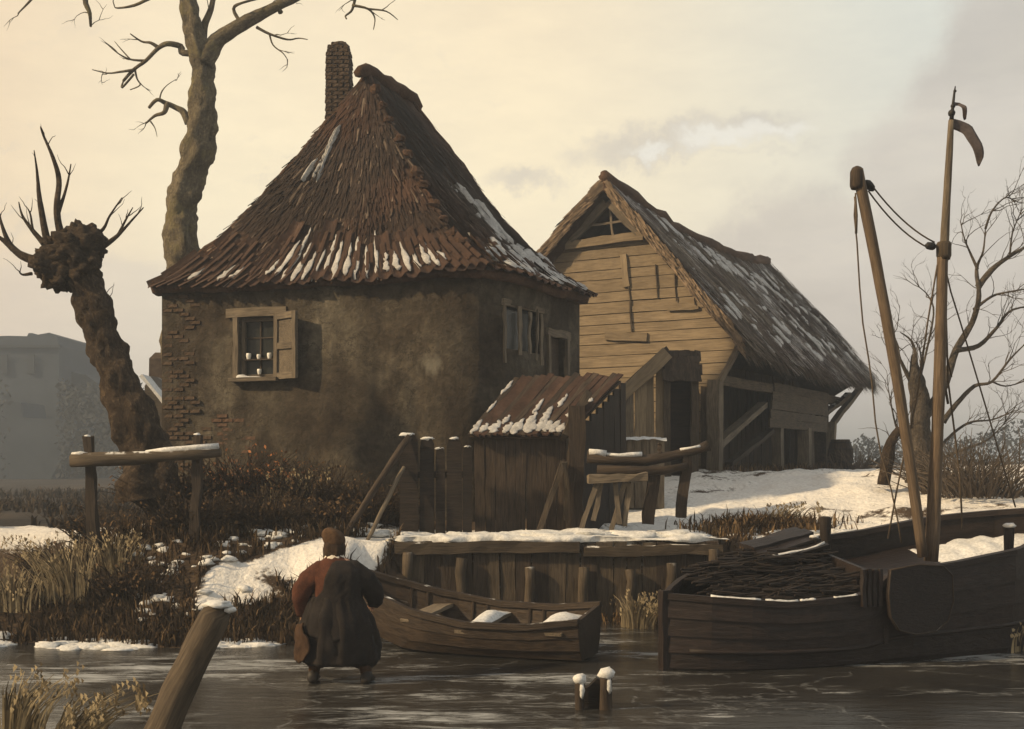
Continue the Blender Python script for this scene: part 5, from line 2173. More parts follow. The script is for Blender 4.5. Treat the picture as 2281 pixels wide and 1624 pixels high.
mb.grid(lambda u, v: ((lambda q: (q.x, q.y, .09 + .05 * nz(u * 5, v * 4)))(rb0.lerp(rb1, lerp(.60, .97, u)) + bt * lerp(-.28, .28, v)), None), 16, 8)
mb.build('snow_patch', M_snow, rowboat, True)
# --- big sailing barge
hb0, hb1 = Vector((1.74, 13.25)), Vector((7.3, 15.35))
ax = (hb1 - hb0).normalized()
bt = Vector((-ax.y, ax.x))
barge = thing('sailing_barge', 'large dark tarred barge with raised bow, leeboard and two masts lying in the ice', 'boat', (4.4, 14.3, 0))
sts = []
NS = 28
for i in range(NS + 1):
    t = i / NS
    b = float(np.interp(t, [0, .06, .15, .3, .5, .75, .9, 1], [.03, .35, .62, .85, .95, .85, .5, .05]))
    zn = float(np.interp(t, [0, .10, .22, .38, .40, .44, .6, .8, 1], [.84, .80, .74, .80, .86, 1.06, 1.14, 1.30, 1.75]))
    zf = float(np.interp(t, [0, .1, .25, .42, .6, .8, 1], [.84, .98, 1.14, 1.30, 1.42, 1.62, 1.75]))
    cen = hb0.lerp(hb1, t) + bt * (-.05 + .25 * sstep(0, .2, t))
    cen = hb0.lerp(hb1, t) + bt * (.55 * math.sin(math.pi * min(1, t)) ** .8 * .5)
    sts.append(dict(c=cen, d=bt, b=b, bb=b * .80, zk=lerp(-.1, .25, sstep(.8, 1, t)), zn=zn, zf=zf))
sec = make_hull(barge, sts, 5, M_hull, .03)
for tag_, p0, top, w in (('stem', hb0, .90, .12), ('stem', hb1, 2.0, .16)):
    mb = MB()
    mb.beam(V3(p0, -.15), V3(p0, top), w, w, V3(ax), 6, .008)
    mb.build('stem', M_hull, barge)


def bsec(t, v, h=0.0, off=0.0):
    """point on the barge deck: t along, v from near (-1) to far (+1)"""
    i = max(0, min(NS, t * NS))
    i0 = int(min(NS - 1, math.floor(i)))
    f = i - i0
    a0, b0_ = sec(sts[i0], -1, 1).lerp(sec(sts[i0 + 1], -1, 1), f), sec(sts[i0], 1, 1).lerp(sec(sts[i0 + 1], 1, 1), f)
    return a0.lerp(b0_, (v + 1) / 2) + Vector((0, 0, h))


# fore deck
mb = MB()
mb.grid(lambda u, v: (bsec(lerp(.42, .985, u), lerp(-.94, .94, v), -.30), (u * 5, v, 0)), 20, 6)
fd_ = mb.build('foredeck', M_hull, barge)
mb = MB()
mb.grid(lambda u, v: (bsec(lerp(.68, .95, u), lerp(-.5, .9, v), -.33 + .09 * (math.sin(math.pi * u) * math.sin(math.pi * v)) ** .5 + .06 * nz(u * 9, v * 5)), None), 30, 10)
mb.build('snow_patch', M_snow, fd_, True)
mb = MB()
mb.grid(lambda u, v: (bsec(lerp(.02, .42, u), lerp(-.9, .9, v), -.42), (u * 5, v, 0)), 14, 5)
mb.build('hold_floor', M_hull, barge)
# load of brushwood in the hold, a heap of rough faggots
fag = MB()
for k in range(520):
    t = random.uniform(.10, .41)
    v = random.uniform(-.80, .80)
    hh = .17 * (math.sin(math.pi * (t - .06) / .42)) * (1 - .6 * v * v) + random.uniform(-.08, .05)
    p = bsec(t, v, -.10 + hh + .12 * (v > 0))
    d = V3(ax) * random.uniform(.2, .5) + V3(bt) * random.uniform(-.12, .12) + Vector((0, 0, random.uniform(-.05, .07)))
    fag.tube([p - d * .5, p, p + d * .5 + Vector((0, 0, random.uniform(-.02, .02)))], [.012, .016, .009], 5, 0)
o = fag.build('brushwood', M_wood_black, None)
o['kind'] = 'stuff'
o['label'] = 'heap of dark brushwood loaded in the barge hold'
# hatch cover boards on the far side
for k in range(4):
    mb = MB()
    z_ = .16 + k * .035
    v = .25 + k * .18
    pts_ = [bsec(t, v, z_ - .06 * (k == 3)) for t in (.26, .42)]
    mb.beam(pts_[0], pts_[1], .19, .04, (0, -.25, 1), 5, .01)
    mb.build('hatch_board', M_hull, barge)
mb = MB()
mb.tube([bsec(t, .2, .20 + .02 * nz(t * 20, 1)) for t in np.linspace(.27, .415, 8)], .02, 6, .4)
mb.build('snow_patch', M_snow, barge, True)
# frost line on the near gunwale
for (t0, t1) in ((.07, .16), (.17, .235), (.24, .27), (.31, .36)):
    mb = MB()
    mb.tube([bsec(t, -1.0, .03) for t in np.linspace(t0, t1, 8)], [.012 + .012 * random.random() for _ in range(8)], 6, .4)
    mb.build('snow_strip', M_snow, barge, True)
# cross bulkhead, end posts with white caps
mb = MB()
mb.prism([bsec(.425, -.98, -.75), bsec(.425, -.98, .02), bsec(.425, .98, .02), bsec(.425, .98, -.75)], V3(ax) * .06)
mb.build('bulkhead', M_hull, barge)
for t, v, h, w, cap, nm in ((.405, .35, .25, .09, True, 'timber_head'), (.50, .90, .30, .15, False, 'bollard'), (.80, -.55, .16, .13, True, 'bollard')):
    mb = MB()
    a = bsec(t, v, -.35)
    b = bsec(t, v, h)
    mb.tube([a, a.lerp(b, .5), a.lerp(b, .8), a.lerp(b, .97), b], [w * .45, w * .45, w * .5, w * .5, w * .3], 10, .1)
    o = mb.build(nm, M_wood_black, barge, True)
    if cap:
        mb = MB()
        mb.blob(b + Vector((0, -.01, .01)), w * .55, 9, 6, .3, sxyz=(1.2, 1, .5))
        mb.build('snow_cap', M_snow, o, True)
# leeboard on the near side
lb = bsec(.47, -1, 0)
lbd = -V3(bt)
mb = MB()
prof = [(-.30, .04), (-.33, -.25), (-.30, -.50), (-.18, -.66), (.05, -.72), (.35, -.70), (.52, -.58), (.60, -.35), (.58, -.05), (.45, .06), (.1, .09)]
pp = [lb + V3(ax) * x_ + Vector((0, 0, z_)) + lbd * .07 for x_, z_ in prof]
mb.prism(pp, lbd * .05)
lee = mb.build('leeboard', M_hull, barge)
mb = MB()
mb.tube([p + lbd * .05 for p in pp] + [pp[0] + lbd * .05], .011, 6)
mb.build('leeboard_rim_light', M_hull2, lee, True)  # lighter wood paints a highlight along the leeboard edge
for k in range(4):
    mb = MB()
    q = lb + V3(ax) * (-.62 + k * .075) + lbd * (.04)
    mb.beam(q + Vector((0, 0, -.38)), q + Vector((0, 0, .05)), .045, .05, lbd, 4, .006)
    mb.build('fender_stave', M_hull, barge)
# rubbing strake catching light
mb = MB()
mb.tube([sec(st, -1, .40) - V3(bt) * .02 for st in sts[1:-1]], .03, 6, .2)
mb.build('rubbing_strake', M_hull, barge, True)
# --- spars
MD = 14.35


def spar(name, pa, pb, r0, r1, d0=MD, d1=MD, mat=None, bow=0.0):
    a, b = P(*pa, d0), P(*pb, d1)
    mb = MB()
    mb.tube([a.lerp(b, t) + Vector((bow * math.sin(math.pi * t), 0, 0)) for t in np.linspace(0, 1, 18)], [lerp(r0, r1, t) for t in np.linspace(0, 1, 18)], 10, .08)
    return mb.build(name, mat or M_mast, barge, True)


mast = spar('mast', (2074, 1250), (2100, 545), .085, .062, bow=.02)
spar('mast', (2098, 640), (2119, 268), .058, .036, mat=M_wood_grey)['label'] = 'slim grey topmast'
sprit = spar('boom', (2056, 1240), (1910, 378), .062, .068, MD - .1, MD - .15, bow=.05)
mb = MB()
q = P(1909, 392, MD - .15)
mb.tube([q + Vector((0, 0, z_)) for z_ in (-.16, -.12, .05, .10, .12)], [.07, .085, .082, .06, .02], 10, .1)
mb.build('boom_head', M_wood_dark, barge, True)
mb = MB()
q = P(2101, 548, MD)
mb.tube([q + Vector((.01, 0, z_)) for z_ in (-.17, -.12, .02, .05)], [.07, .088, .09, .075], 10, .1)
mb.build('mast_band', M_wood_brown, barge, True)
# finial and weather vane
mb = MB()
mb.tube([P(x, y, MD) for x, y in ((2119, 270), (2122, 240), (2126, 205), (2128, 192))], [.03, .02, .014, .006], 7)
for x, y, r in ((2120, 252, .045), (2123, 236, .03), (2127, 203, .02)):
    mb.blob(P(x, y, MD), r, 10, 6, .1)
vane = mb.build('finial', M_iron, barge, True)


def cloth(pl_top, pl_bot, name, parent, d=MD):
    mb = MB()
    n = 14

    def at_(pl, t):
        f = t * (len(pl) - 1)
        i = min(len(pl) - 2, int(f))
        return P(lerp(pl[i][0], pl[i + 1][0], f - i), lerp(pl[i][1], pl[i + 1][1], f - i), d)
    mb.grid(lambda u, v: (at_(pl_top, u).lerp(at_(pl_bot, u), v) + Vector((0, .06 * math.sin(u * 7 + v) * u, 0)), None), n, 4)
    o = mb.build(name, M_flag, parent, True)
    md = o.modifiers.new('s', 'SOLIDIFY')
    md.thickness = .006
    return o




def pennant(center, half, name):
    top, bot = [], []
    for i, (x, y) in enumerate(center):
        x0, y0 = center[max(0, i - 1)]
        x1, y1 = center[min(len(center) - 1, i + 1)]
        L = math.hypot(x1 - x0, y1 - y0)
        nx, ny_ = (y1 - y0) / L, -(x1 - x0) / L
        top.append((x + nx * half[i], y + ny_ * half[i]))
        bot.append((x - nx * half[i], y - ny_ * half[i]))
    return cloth(top, bot, name, mast)


pennant([(2119, 275), (2138, 280), (2155, 288), (2164, 308), (2176, 330), (2183, 350), (2184, 368)], [11, 12, 14, 13, 11, 8, 1], 'pennant')
pennant([(2122, 231), (2136, 232), (2146, 242), (2153, 264)], [4, 4, 5, 2], 'vane_flag')


def rope(pl, r=.011, d0=MD, d1=MD, name='rope'):
    mb = MB()
    n = len(pl)
    pts_ = [P(x, y, lerp(d0, d1, i / (n - 1))) for i, (x, y) in enumerate(pl)]
    mb.tube(pts_, r, 6)
    return mb.build(name, M_rope, barge, True)


def sag_line(a, b, sag, n=10):
    return [(lerp(a[0], b[0], t), lerp(a[1], b[1], t) + sag * 4 * t * (1 - t)) for t in np.linspace(0, 1, n)]


rope(sag_line((1946, 418), (2082, 540), 14), .010)
rope(sag_line((1934, 425), (2070, 553), 16), .010)
for pa, pb in (((1928, 402), (1946, 425)), ((2062, 546), (2084, 550))):
    mb = MB()
    a, b = P(*pa, MD - .05), P(*pb, MD)
    mb.tube([a.lerp(b, t) for t in (0, .2, .5, .8, 1)], [.015, .045, .05, .045, .015], 9)
    mb.build('pulley_block', M_iron, barge, True)
rope([(1906, 430), (1903, 480), (1909, 540), (1915, 640), (1922, 720), (1935, 800), (1942, 850), (1950, 940), (1962, 1010), (1985, 1090), (2000, 1160), (2008, 1210)], .010, MD - .15, MD)
rope([(1905, 438), (1908, 480), (1907, 520)], .016, MD - .15, MD - .15)
rope(sag_line((2088, 590), (2066, 720), 0, 4) + [(2055, 800), (2040, 900), (2020, 985), (1998, 1090), (1978, 1200)], .011)
rope([(2104, 590), (2118, 650), (2140, 720), (2170, 820), (2200, 920), (2232, 1030), (2262, 1130)], .010, MD, MD + .5)
rope([(2102, 600), (2108, 720), (2112, 850), (2126, 960), (2138, 1060), (2144, 1180)], .012, MD, MD + .4)
rope([(2101, 600), (2104, 760), (2098, 820), (2112, 900)], .016, MD, MD)
rope([(2096, 590), (2106, 780), (2120, 840)], .010)

# ------------------------------------------------------------------ barrel by the barn
brp = P(1872, 1050, 33.5)
br = thing('barrel', 'squat dark round barrel at the far corner of the barn', 'barrel', (brp.x, brp.y, gz(brp.x, brp.y)))
zb0 = gz(brp.x, brp.y) - .05
hb_ = .92
NSV = 14
for k in range(NSV):
    mb = MB()
    a0, a1 = 2 * math.pi * k / NSV + .015, 2 * math.pi * (k + 1) / NSV - .015
    ids = []
    for j in range(7):
        t = j / 6
        r = .26 + .11 * math.sin(math.pi * t)
        z_ = zb0 + hb_ * t
        ids.append([mb.vert((brp.x + rr * math.cos(a), brp.y + rr * math.sin(a), z_), (t, a, k)) for rr, a in ((r, a0), (r, a1), (r - .03, a1), (r - .03, a0))])
    for j in range(6):
        for q in range(4):
            mb.face(ids[j][q], ids[j][(q + 1) % 4], ids[j + 1][(q + 1) % 4], ids[j + 1][q])
    mb.face(*ids[0])
    mb.face(*reversed(ids[-1]))
    mb.build('stave', M_wood_dark, br)
for t in (.1, .3, .7, .9):
    mb = MB()
    r = .272 + .11 * math.sin(math.pi * t)
    mb.tube([(brp.x + r * math.cos(a), brp.y + r * math.sin(a), zb0 + hb_ * t) for a in np.linspace(0, 2 * math.pi, 25)], .014, 5)
    mb.build('hoop', M_iron, br)
mb = MB()
mb.loft([[(brp.x + .25 * math.cos(a), brp.y + .25 * math.sin(a), zb0 + hb_ * f) for a in np.linspace(0, 2 * math.pi, 16, endpoint=False)] for f in (.9, .94)])
mb.build('lid', M_wood_dark, br)

# ------------------------------------------------------------------ small snowy outbuilding seen between willow and cottage
od = 34.0
q0 = P(352, 1000, od)
out = thing('outbuilding', 'small snow-roofed outbuilding seen between the willow trunk and the cottage', 'shed', (q0.x, od, gz(q0.x, od)))
a, b, c = P(318, 846, od), P(300, 985, od), P(400, 985, od)
mb = MB()
zb_ = .6
mb.prism([(P(322, 0, od).x, od, zb_), (P(440, 0, od).x, od, zb_), (P(440, 0, od).x, od, P(0, 960, od).z), (P(328, 0, od).x, od, P(0, 850, od).z), (P(322, 0, od).x, od, P(0, 860, od).z)], (0, 4, 0))
mb.build('wall', M_wood_brown, out)
n = 6
for k in range(n):
    p0, p1 = P(322, 838, od - .2 + k * .7), P(445, 962, od - .2 + k * .7)
    mb = MB()
    mb.beam(P(322, 838, od - .2) + Vector((0, k * .72, 0)), P(440, 985, od - .2) + Vector((0, k * .72, 0)), .70, .12, (0, 0, 1), 6, .02)
    mb.build('roof_board', M_snow if k == 0 else M_wood_snowy, out)
mb = MB()
ch0 = P(356, 860, od + 2)
mb.loft([[(ch0.x + .28 * s_ * x_, od + 2 + .28 * s_ * y_, z_) for x_, y_ in ((-1, -1), (1, -1), (1, 1), (-1, 1))] for z_, s_ in ((ch0.z - 1.5, 1), (P(0, 800, od + 2).z, .9), (P(0, 786, od + 2).z, .4))])
mb.build('chimney', M_brick, out)

# ------------------------------------------------------------------ far town block and woods in the haze
fd0 = 105.0
ft = thing('far_building', 'massive hazy grey building with flat-topped tower on the left skyline', 'building', (P(50, 0, fd0).x, fd0, .9))


def far_block(x0, x1, yt, d, dep, name, mat, parent, yb=1090, tops=None):
    a, b = P(x0, yt, d), P(x1, yt, d)
    mb = MB()
    tops = tops or [(x0, yt), (x1, yt)]
    poly = [P(x0, yb, d), P(x1, yb, d)] + [P(x, y, d) for x, y in reversed(tops)]
    mb.prism(poly, (0, dep, 0))
    return mb.build(name, mat, parent)


far_block(-160, 131, 746, fd0, 12, 'tower', M_far_haze, ft, tops=[(-160, 770), (-120, 752), (20, 748), (60, 749), (64, 742), (72, 742), (75, 747), (110, 741), (126, 748), (131, 770)])
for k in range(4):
    far_block(-120 + k * 60, -104 + k * 60, 790, fd0 - .25, .2, 'window', M_far_roof_haze, ft, yb=832)
far_block(-160, 134, 768, fd0 - .3, .35, 'string_course', M_far_roof_haze, ft, yb=774)
far_block(-200, 100, 905, fd0 - 6, 5, 'wing', M_far_haze, ft, tops=[(-200, 900), (8, 900), (12, 896), (46, 896), (52, 930), (165, 936), (172, 960)])
far_block(126, 215, 830, fd0 + 3, 6, 'annex', M_far_roof_haze, ft, tops=[(126, 845), (160, 828), (190, 835), (215, 852)])
mb = MB()
for k in range(9000):
    x = random.uniform(130, 360) if k < 6000 else random.uniform(-500, 20)
    d = random.uniform(88, 108)
    ytop = 850 + 40 * nz(x * .02, 3) + 90 * sstep(300, 380, x)
    y = random.uniform(ytop, 1060)
    p = P(x, y, d)
    s_ = random.uniform(.10, .34)
    e1 = Vector((random.uniform(-1, 1), random.uniform(-.5, .5), random.uniform(-1, 1))) * s_
    e2 = Vector((random.uniform(-1, 1), random.uniform(-.5, .5), random.uniform(-1, 1))) * s_
    mb.face(mb.vert(p), mb.vert(p + e1), mb.vert(p + e1 + e2), mb.vert(p + e2))
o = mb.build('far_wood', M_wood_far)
o['kind'] = 'stuff'
o['label'] = 'hazy leafless wood on the left skyline'
mb = MB()
for k in range(9000):
    x = random.uniform(1900, 3000)
    d = random.uniform(90, 130)
    ytop = 985 - 60 * sstep(2100, 2350, x) + 22 * nz(x * .02, 5)
    y = random.uniform(ytop, 1040)
    p = P(x, y, d)
    s_ = random.uniform(.10, .36)
    e1 = Vector((random.uniform(-1, 1), random.uniform(-.5, .5), random.uniform(-1, 1))) * s_
    e2 = Vector((random.uniform(-1, 1), random.uniform(-.5, .5), random.uniform(-1, 1))) * s_
    mb.face(mb.vert(p), mb.vert(p + e1), mb.vert(p + e1 + e2), mb.vert(p + e2))
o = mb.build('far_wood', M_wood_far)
o['kind'] = 'stuff'
o['label'] = 'hazy leafless wood on the right skyline'

# ------------------------------------------------------------------ the figure on the ice, seen from behind
PX, PY = -1.86, 12.5
per = thing('person', 'hunched person seen from behind in russet jacket and long dark coat skirts on the ice', 'person', (PX, PY, 0))


def pp_(x, y, z):
    return Vector((PX + x, PY + y, z))


J = {}
verts, edges, rad = [], [], []


def jv(name, x, y, z, r, par=None):
    J[name] = len(verts)
    verts.append(pp_(x, y, z))
    rad.append(r)
    if par:
        edges.append((J[par], J[name]))


jv('pelvis', 0, 0, .80, .135)
jv('waist', -.01, .02, .96, .125, 'pelvis')
jv('chest', -.02, .06, 1.14, .145, 'waist')
jv('neck', -.05, .11, 1.32, .06, 'chest')
jv('head0', -.06, .14, 1.39, .075, 'neck')
jv('head1', -.06, .15, 1.48, .095, 'head0')
jv('head2', -.06, .15, 1.56, .075, 'head1')
for s_, nm in ((-1, 'l'), (1, 'r')):
    ex, ey, ez = (-.42, .02, .93) if s_ < 0 else (.42, .10, .90)
    hx, hy, hz = (-.40, .10, .70) if s_ < 0 else (.34, .30, .80)
    jv('sh' + nm, -.03 + .19 * s_, .07, 1.22, .07, 'chest')
    jv('el' + nm, ex, ey, ez, .05, 'sh' + nm)
    jv('wr' + nm, hx, hy, hz, .032, 'el' + nm)
    dv = (Vector((hx, hy, hz)) - Vector((ex, ey, ez))).normalized()
    jv('pa' + nm, hx + dv.x * .07, hy + dv.y * .07, hz + dv.z * .07, .036, 'wr' + nm)
    sd = dv.cross(Vector((0, 1, 0))).normalized()
    for f in range(4):
        o_ = sd * ((f - 1.5) * .021)
        c0 = Vector((hx, hy, hz)) + dv * .10 + o_
        ln = (.055, .066, .062, .048)[f]
        cur = Vector((0, .5, -.3))
        jv('f%s%da' % (nm, f), *(c0 + dv * .02), .0095, 'pa' + nm)
        jv('f%s%db' % (nm, f), *(c0 + dv * ln + cur * .02), .009, 'f%s%da' % (nm, f))
        jv('f%s%dc' % (nm, f), *(c0 + dv * (ln + .01) + cur * .06), .008, 'f%s%db' % (nm, f))
    c0 = Vector((hx, hy, hz)) + dv * .045 + sd * (-s_ * .045)
    jv('t%sa' % nm, *(c0), .011, 'pa' + nm)
    jv('t%sb' % nm, *(c0 + dv * .04 + sd * (-s_ * .02)), .009, 't%sa' % nm)
    kx = -.20 if s_ < 0 else .22
    fx = -.26 if s_ < 0 else .31
    fy = .0 if s_ < 0 else -.06
    jv('hip' + nm, .10 * s_, 0, .76, .105, 'pelvis')
    jv('kn' + nm, kx, .06, .44, .065, 'hip' + nm)
    jv('an' + nm, fx, fy - .02, .09, .042, 'kn' + nm)
    jv('to' + nm, fx + .02 * s_, fy + .14, .04, .035, 'an' + nm)
me = bpy.data.meshes.new('body')
me.from_pydata([tuple(v) for v in verts], edges, [])
body = bpy.data.objects.new('body', me)
COL.objects.link(body)
attach(body, per)
md = body.modifiers.new('skin', 'SKIN')
md.use_smooth_shade = True
sv_ = me.skin_vertices[0].data if me.skin_vertices else None
if sv_ is None:
    body.data.skin_vertices if False else None
for i, r in enumerate(rad):
    me.skin_vertices[0].data[i].radius = (r, r)
me.skin_vertices[0].data[0].use_root = True
body.modifiers.new('sub', 'SUBSURF').levels = 1
body.modifiers['sub'].render_levels = 2
me.materials.append(M_skin)


def ring(c, rx, ry, n=24, fold=0.0, rs=0.0, fr=5):
    out_ = []
    for k in range(n):
        a = 2 * math.pi * k / n
        r = 1 + fold * math.sin(a * fr + rs) + fold * .7 * nz(math.cos(a) * 2 + rs, math.sin(a) * 2, c[2] * 4)
        out_.append(pp_(c[0] + rx * r * math.cos(a), c[1] + ry * r * math.sin(a), c[2]))
    return out_


def sleeve(name, pts_, rads, mat, n=14, rough=.18, par=per):
    mb = MB()
    a = []
    for i in range(len(pts_) - 1):
        for t in (0, .33, .66):
            a.append((pp_(*pts_[i]).lerp(pp_(*pts_[i + 1]), t), lerp(rads[i], rads[i + 1], t)))
    a.append((pp_(*pts_[-1]), rads[-1]))
    mb.tube([p for p, _ in a], [r for _, r in a], n, rough)
    return mb.build(name, mat, par, True)


def garment(rings, mat, name, par=None, amp=.03, rs=0.0, n=40, sub=5, fr=9, cap=True):
    """rings: (cx, cy, z, rx, ry); resampled and given soft hanging folds"""
    R_ = np.array(rings, dtype=float)
    t_ = np.arange(len(R_))
    tt = np.linspace(0, len(R_) - 1, (len(R_) - 1) * sub + 1)
    rr = np.stack([np.interp(tt, t_, R_[:, k]) for k in range(5)], 1)
    for _ in range(2):
        rr[1:-1] = (rr[:-2] + 2 * rr[1:-1] + rr[2:]) / 4
    mb = MB()
    out_ = []
    for cx_, cy_, z_, rx, ry in rr:
        ring_ = []
        for k in range(n):
            a = 2 * math.pi * k / n
            f = 1 + amp * (1.0 * nz(math.cos(a) * 2.2 + rs, math.sin(a) * 2.2, z_ * 2.2) + 1.5 * nz(math.cos(a) * fr * .5 + rs, math.sin(a) * fr * .5, z_ * 1.8 + rs)
                           + .7 * nz(math.cos(a) * fr + rs, math.sin(a) * fr, z_ * 6))
            ring_.append(pp_(cx_ + rx * f * math.cos(a), cy_ + ry * f * math.sin(a), z_))
        out_.append(ring_)
    mb.loft(out_, cap)
    return mb.build(name, mat, par or per, True)


def limbcloth(name, pts_, rads, mat, par, amp=.12, n=22):
    p_ = np.array(pts_, dtype=float)
    t_ = np.arange(len(p_))
    tt = np.linspace(0, len(p_) - 1, (len(p_) - 1) * 6 + 1)
    q_ = np.stack([np.interp(tt, t_, p_[:, k]) for k in range(3)], 1)
    r_ = np.interp(tt, t_, rads)
    for _ in range(3):
        q_[1:-1] = (q_[:-2] + 2 * q_[1:-1] + q_[2:]) / 4
    mb = MB()
    mb.tube([pp_(*v) for v in q_], [r * (1 + amp * nz(i * .55, rads[0] * 90)) for i, r in enumerate(r_)], n, amp * 2.2)
    return mb.build(name, mat, par, True)


# russet jacket, hunched at the shoulders
jk = garment([(-.02, -.01, .62, .30, .22), (-.02, .0, .74, .275, .21), (-.02, .02, .88, .245, .19), (-.02, .035, 1.0, .255, .195), (-.03, .05, 1.12, .275, .20), (-.035, .065, 1.20, .262, .19),
              (-.04, .08, 1.26, .205, .16), (-.05, .10, 1.31, .125, .115), (-.055, .12, 1.35, .085, .085)], M_cloth_red, 'jacket', None, .05, 3)
limbcloth('sleeve', [(-.09, .06, 1.17), (-.19, .06, 1.17), (-.30, .045, 1.09), (-.385, .02, .97), (-.405, .05, .84), (-.40, .10, .71)], [.06, .125, .118, .105, .09, .06], M_cloth_red, jk)
limbcloth('sleeve', [(.03, .06, 1.17), (.14, .06, 1.17), (.27, .07, 1.08), (.37, .09, .95), (.385, .17, .86), (.35, .28, .81)], [.06, .125, .118, .105, .088, .06], M_cloth_black, jk)['label'] = 'dark right sleeve'
# dark sheepskin waistcoat over the back and right side, its hem wrapped lower
mb = MB()


def vest(u, v):
    z_ = lerp(.50, 1.30, v)
    lo = math.radians(float(np.interp(z_, [.5, .72, .86, 1.0, 1.15, 1.3], [-185, -175, -140, -116, -108, -100]))) + .12 * nz(z_ * 6, 3)
    a = lerp(lo, math.radians(80), u)
    rx = float(np.interp(z_, [.50, .62, .74, .88, 1.0, 1.12, 1.20, 1.26, 1.30], [.345, .335, .305, .27, .28, .298, .285, .23, .16]))
    cy_ = float(np.interp(z_, [.5, .9, 1.15, 1.30], [-.01, .02, .055, .10]))
    f = 1 + .05 * (1.2 * nz(math.cos(a) * 2.4, math.sin(a) * 2.4, z_ * 3.5) + .9 * nz(math.cos(a) * 5, math.sin(a) * 5, z_ * 5) + .7 * nz(a * 8, z_ * 16))
    return (pp_(-.02 + rx * f * math.cos(a), cy_ + rx * .78 * f * math.sin(a), z_ - .03 * math.sin(a * 3) * (1 - v)), None)


mb.grid(vest, 44, 30)
vs = mb.build('waistcoat', M_cloth_black, per, True)
md = vs.modifiers.new('s', 'SOLIDIFY')
md.thickness = .02
skirt = garment([(.01, .0, .20, .36, .26), (.01, .0, .23, .42, .29), (.01, .0, .38, .425, .295), (.01, .0, .55, .40, .28), (.0, .0, .70, .355, .255), (-.01, .01, .83, .285, .215), (-.02, .02, .92, .25, .19)],
                M_cloth_black, 'coat_skirt', None, .13, 21, 64, 7, 9)
mb = MB()


def apron(u, v):
    z_ = lerp(.26, .66, v) - .05 * math.sin(u * 3.1)
    a = lerp(math.radians(-205), math.radians(-138 + 14 * math.sin(v * 4)), u)
    rx = float(np.interp(z_, [.10, .16, .26, .40, .55, .70], [.33, .40, .455, .47, .455, .41])) * (1 + .05 * nz(a * 4, z_ * 6) + .03 * nz(a * 9, z_ * 14))
    return (pp_(rx * math.cos(a), rx * .72 * math.sin(a), z_ + .03 * nz(a * 5, 2)), None)


mb.grid(apron, 26, 18)
ap = mb.build('apron', M_cloth_brown, per, True)
md = ap.modifiers.new('s', 'SOLIDIFY')
md.thickness = .02
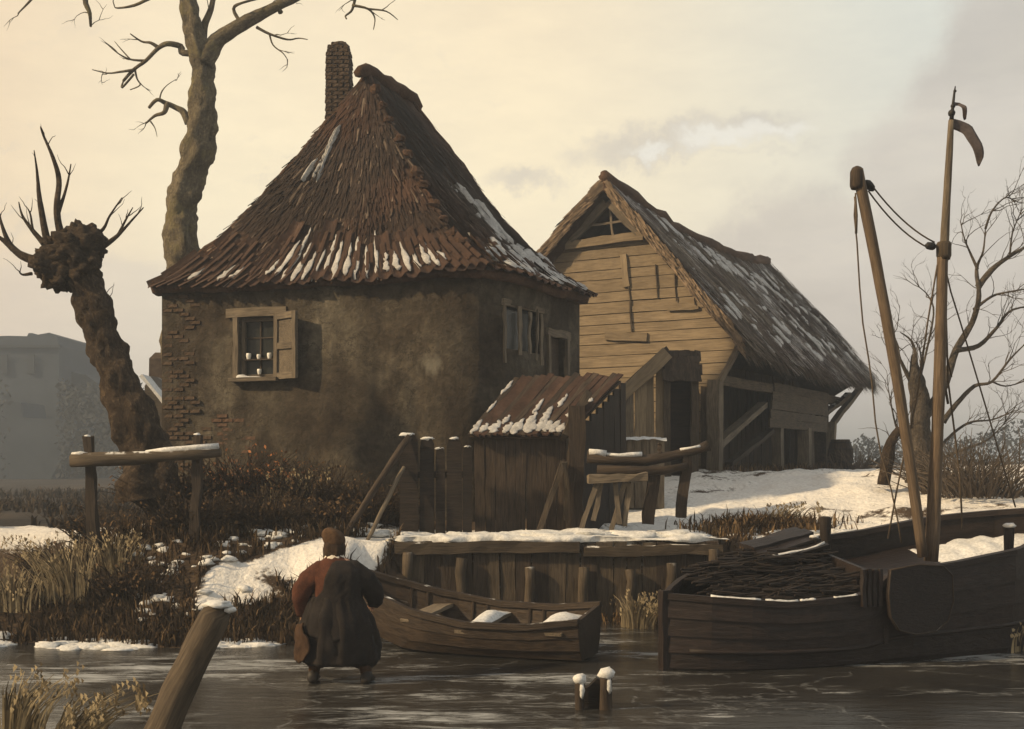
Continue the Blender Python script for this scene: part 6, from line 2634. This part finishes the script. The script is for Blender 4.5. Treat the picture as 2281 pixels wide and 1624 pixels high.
# baggy breeches: seat and two full legs
seat = garment([(.0, .0, .84, .23, .18), (.0, 0, .72, .30, .22), (.0, 0, .60, .335, .24), (.01, .01, .50, .33, .23), (.01, .02, .42, .24, .17), (.01, .02, .38, .12, .10)], M_cloth_black, 'breeches', None, .06, 8)
limbcloth('breeches_leg', [(-.13, 0, .66), (-.18, .02, .50), (-.225, .03, .34), (-.25, .01, .20), (-.255, .0, .155)], [.16, .17, .165, .13, .07], M_cloth_brown, seat, .14, 28)  # brown cloth here paints the light falling on the left leg
limbcloth('breeches_leg', [(.12, 0, .66), (.18, .01, .50), (.25, .0, .34), (.295, -.03, .20), (.30, -.04, .155)], [.16, .175, .165, .135, .07], M_cloth_black, seat, .14, 28)
for s_ in (-1, 1):
    fx = -.26 if s_ < 0 else .31
    fy = .0 if s_ < 0 else -.06
    kx = -.24 if s_ < 0 else .28
    sleeve('stocking', [(kx, .03 if s_ < 0 else -.02, .26), ((kx + fx) / 2, fy, .18), (fx, fy - .02, .08)], [.07, .068, .055], M_cloth_brown, 12, .05)
    mb = MB()
    rr = []
    for t, w, h, y_ in ((0, .04, .06, -.11), (.1, .06, .12, -.09), (.3, .064, .15, -.02), (.5, .06, .10, .05), (.75, .066, .07, .12), (.95, .055, .05, .18), (1, .02, .03, .20)):
        rr.append([pp_(fx + .02 * s_ * t + w * math.cos(a), fy + y_, max(.004, h * .5 + h * .55 * math.sin(a))) for a in np.linspace(0, 2 * math.pi, 12, endpoint=False)])
    mb.loft(rr)
    mb.build('shoe', M_leather, per, True)
# collar, hair and slouched cap
garment([(-.05, .10, 1.285, .125, .11), (-.05, .108, 1.315, .118, .108), (-.052, .115, 1.345, .095, .09), (-.052, .118, 1.36, .082, .08)], M_linen, 'collar', None, .10, 4, 30, 3, 8, False)
garment([(-.06, .11, 1.325, .075, .075), (-.06, .118, 1.35, .102, .098), (-.06, .125, 1.40, .108, .106), (-.06, .132, 1.45, .108, .110), (-.06, .14, 1.50, .100, .105), (-.06, .14, 1.54, .06, .06)], M_hair, 'hair', None, .13, 12, 40, 5, 12)
garment([(-.06, .14, 1.47, .108, .112), (-.06, .142, 1.485, .118, .122), (-.065, .142, 1.52, .124, .128), (-.075, .138, 1.56, .122, .124), (-.09, .13, 1.60, .100, .105), (-.105, .122, 1.63, .062, .07), (-.115, .118, 1.645, .02, .025)], M_cap, 'cap', None, .09, 31, 40, 5, 7)

# ------------------------------------------------------------------ winter haze
mb = MB()
mb.prism([(-900, -55, -1.6), (-900, 1500, -1.6), (900, 1500, -1.6), (900, -55, -1.6)], (0, 0, 20.0))
haze = mb.build('haze', M_snow)
mh = bpy.data.materials.new('haze_air')
mh.use_nodes = True
t = mh.node_tree
t.nodes.clear()
vp = t.nodes.new('ShaderNodeVolumePrincipled')
vp.inputs['Color'].default_value = (.66, .76, .90, 1)
vp.inputs['Density'].default_value = 0.0026
vp.inputs['Anisotropy'].default_value = 0.2
ho = t.nodes.new('ShaderNodeOutputMaterial')
t.links.new(vp.outputs[0], ho.inputs['Volume'])
haze.data.materials.clear()
haze.data.materials.append(mh)
haze['kind'] = 'stuff'
haze['label'] = 'thin winter haze over the frozen landscape'
for o in bpy.data.objects:
    if '_base' in o:
        del o['_base']
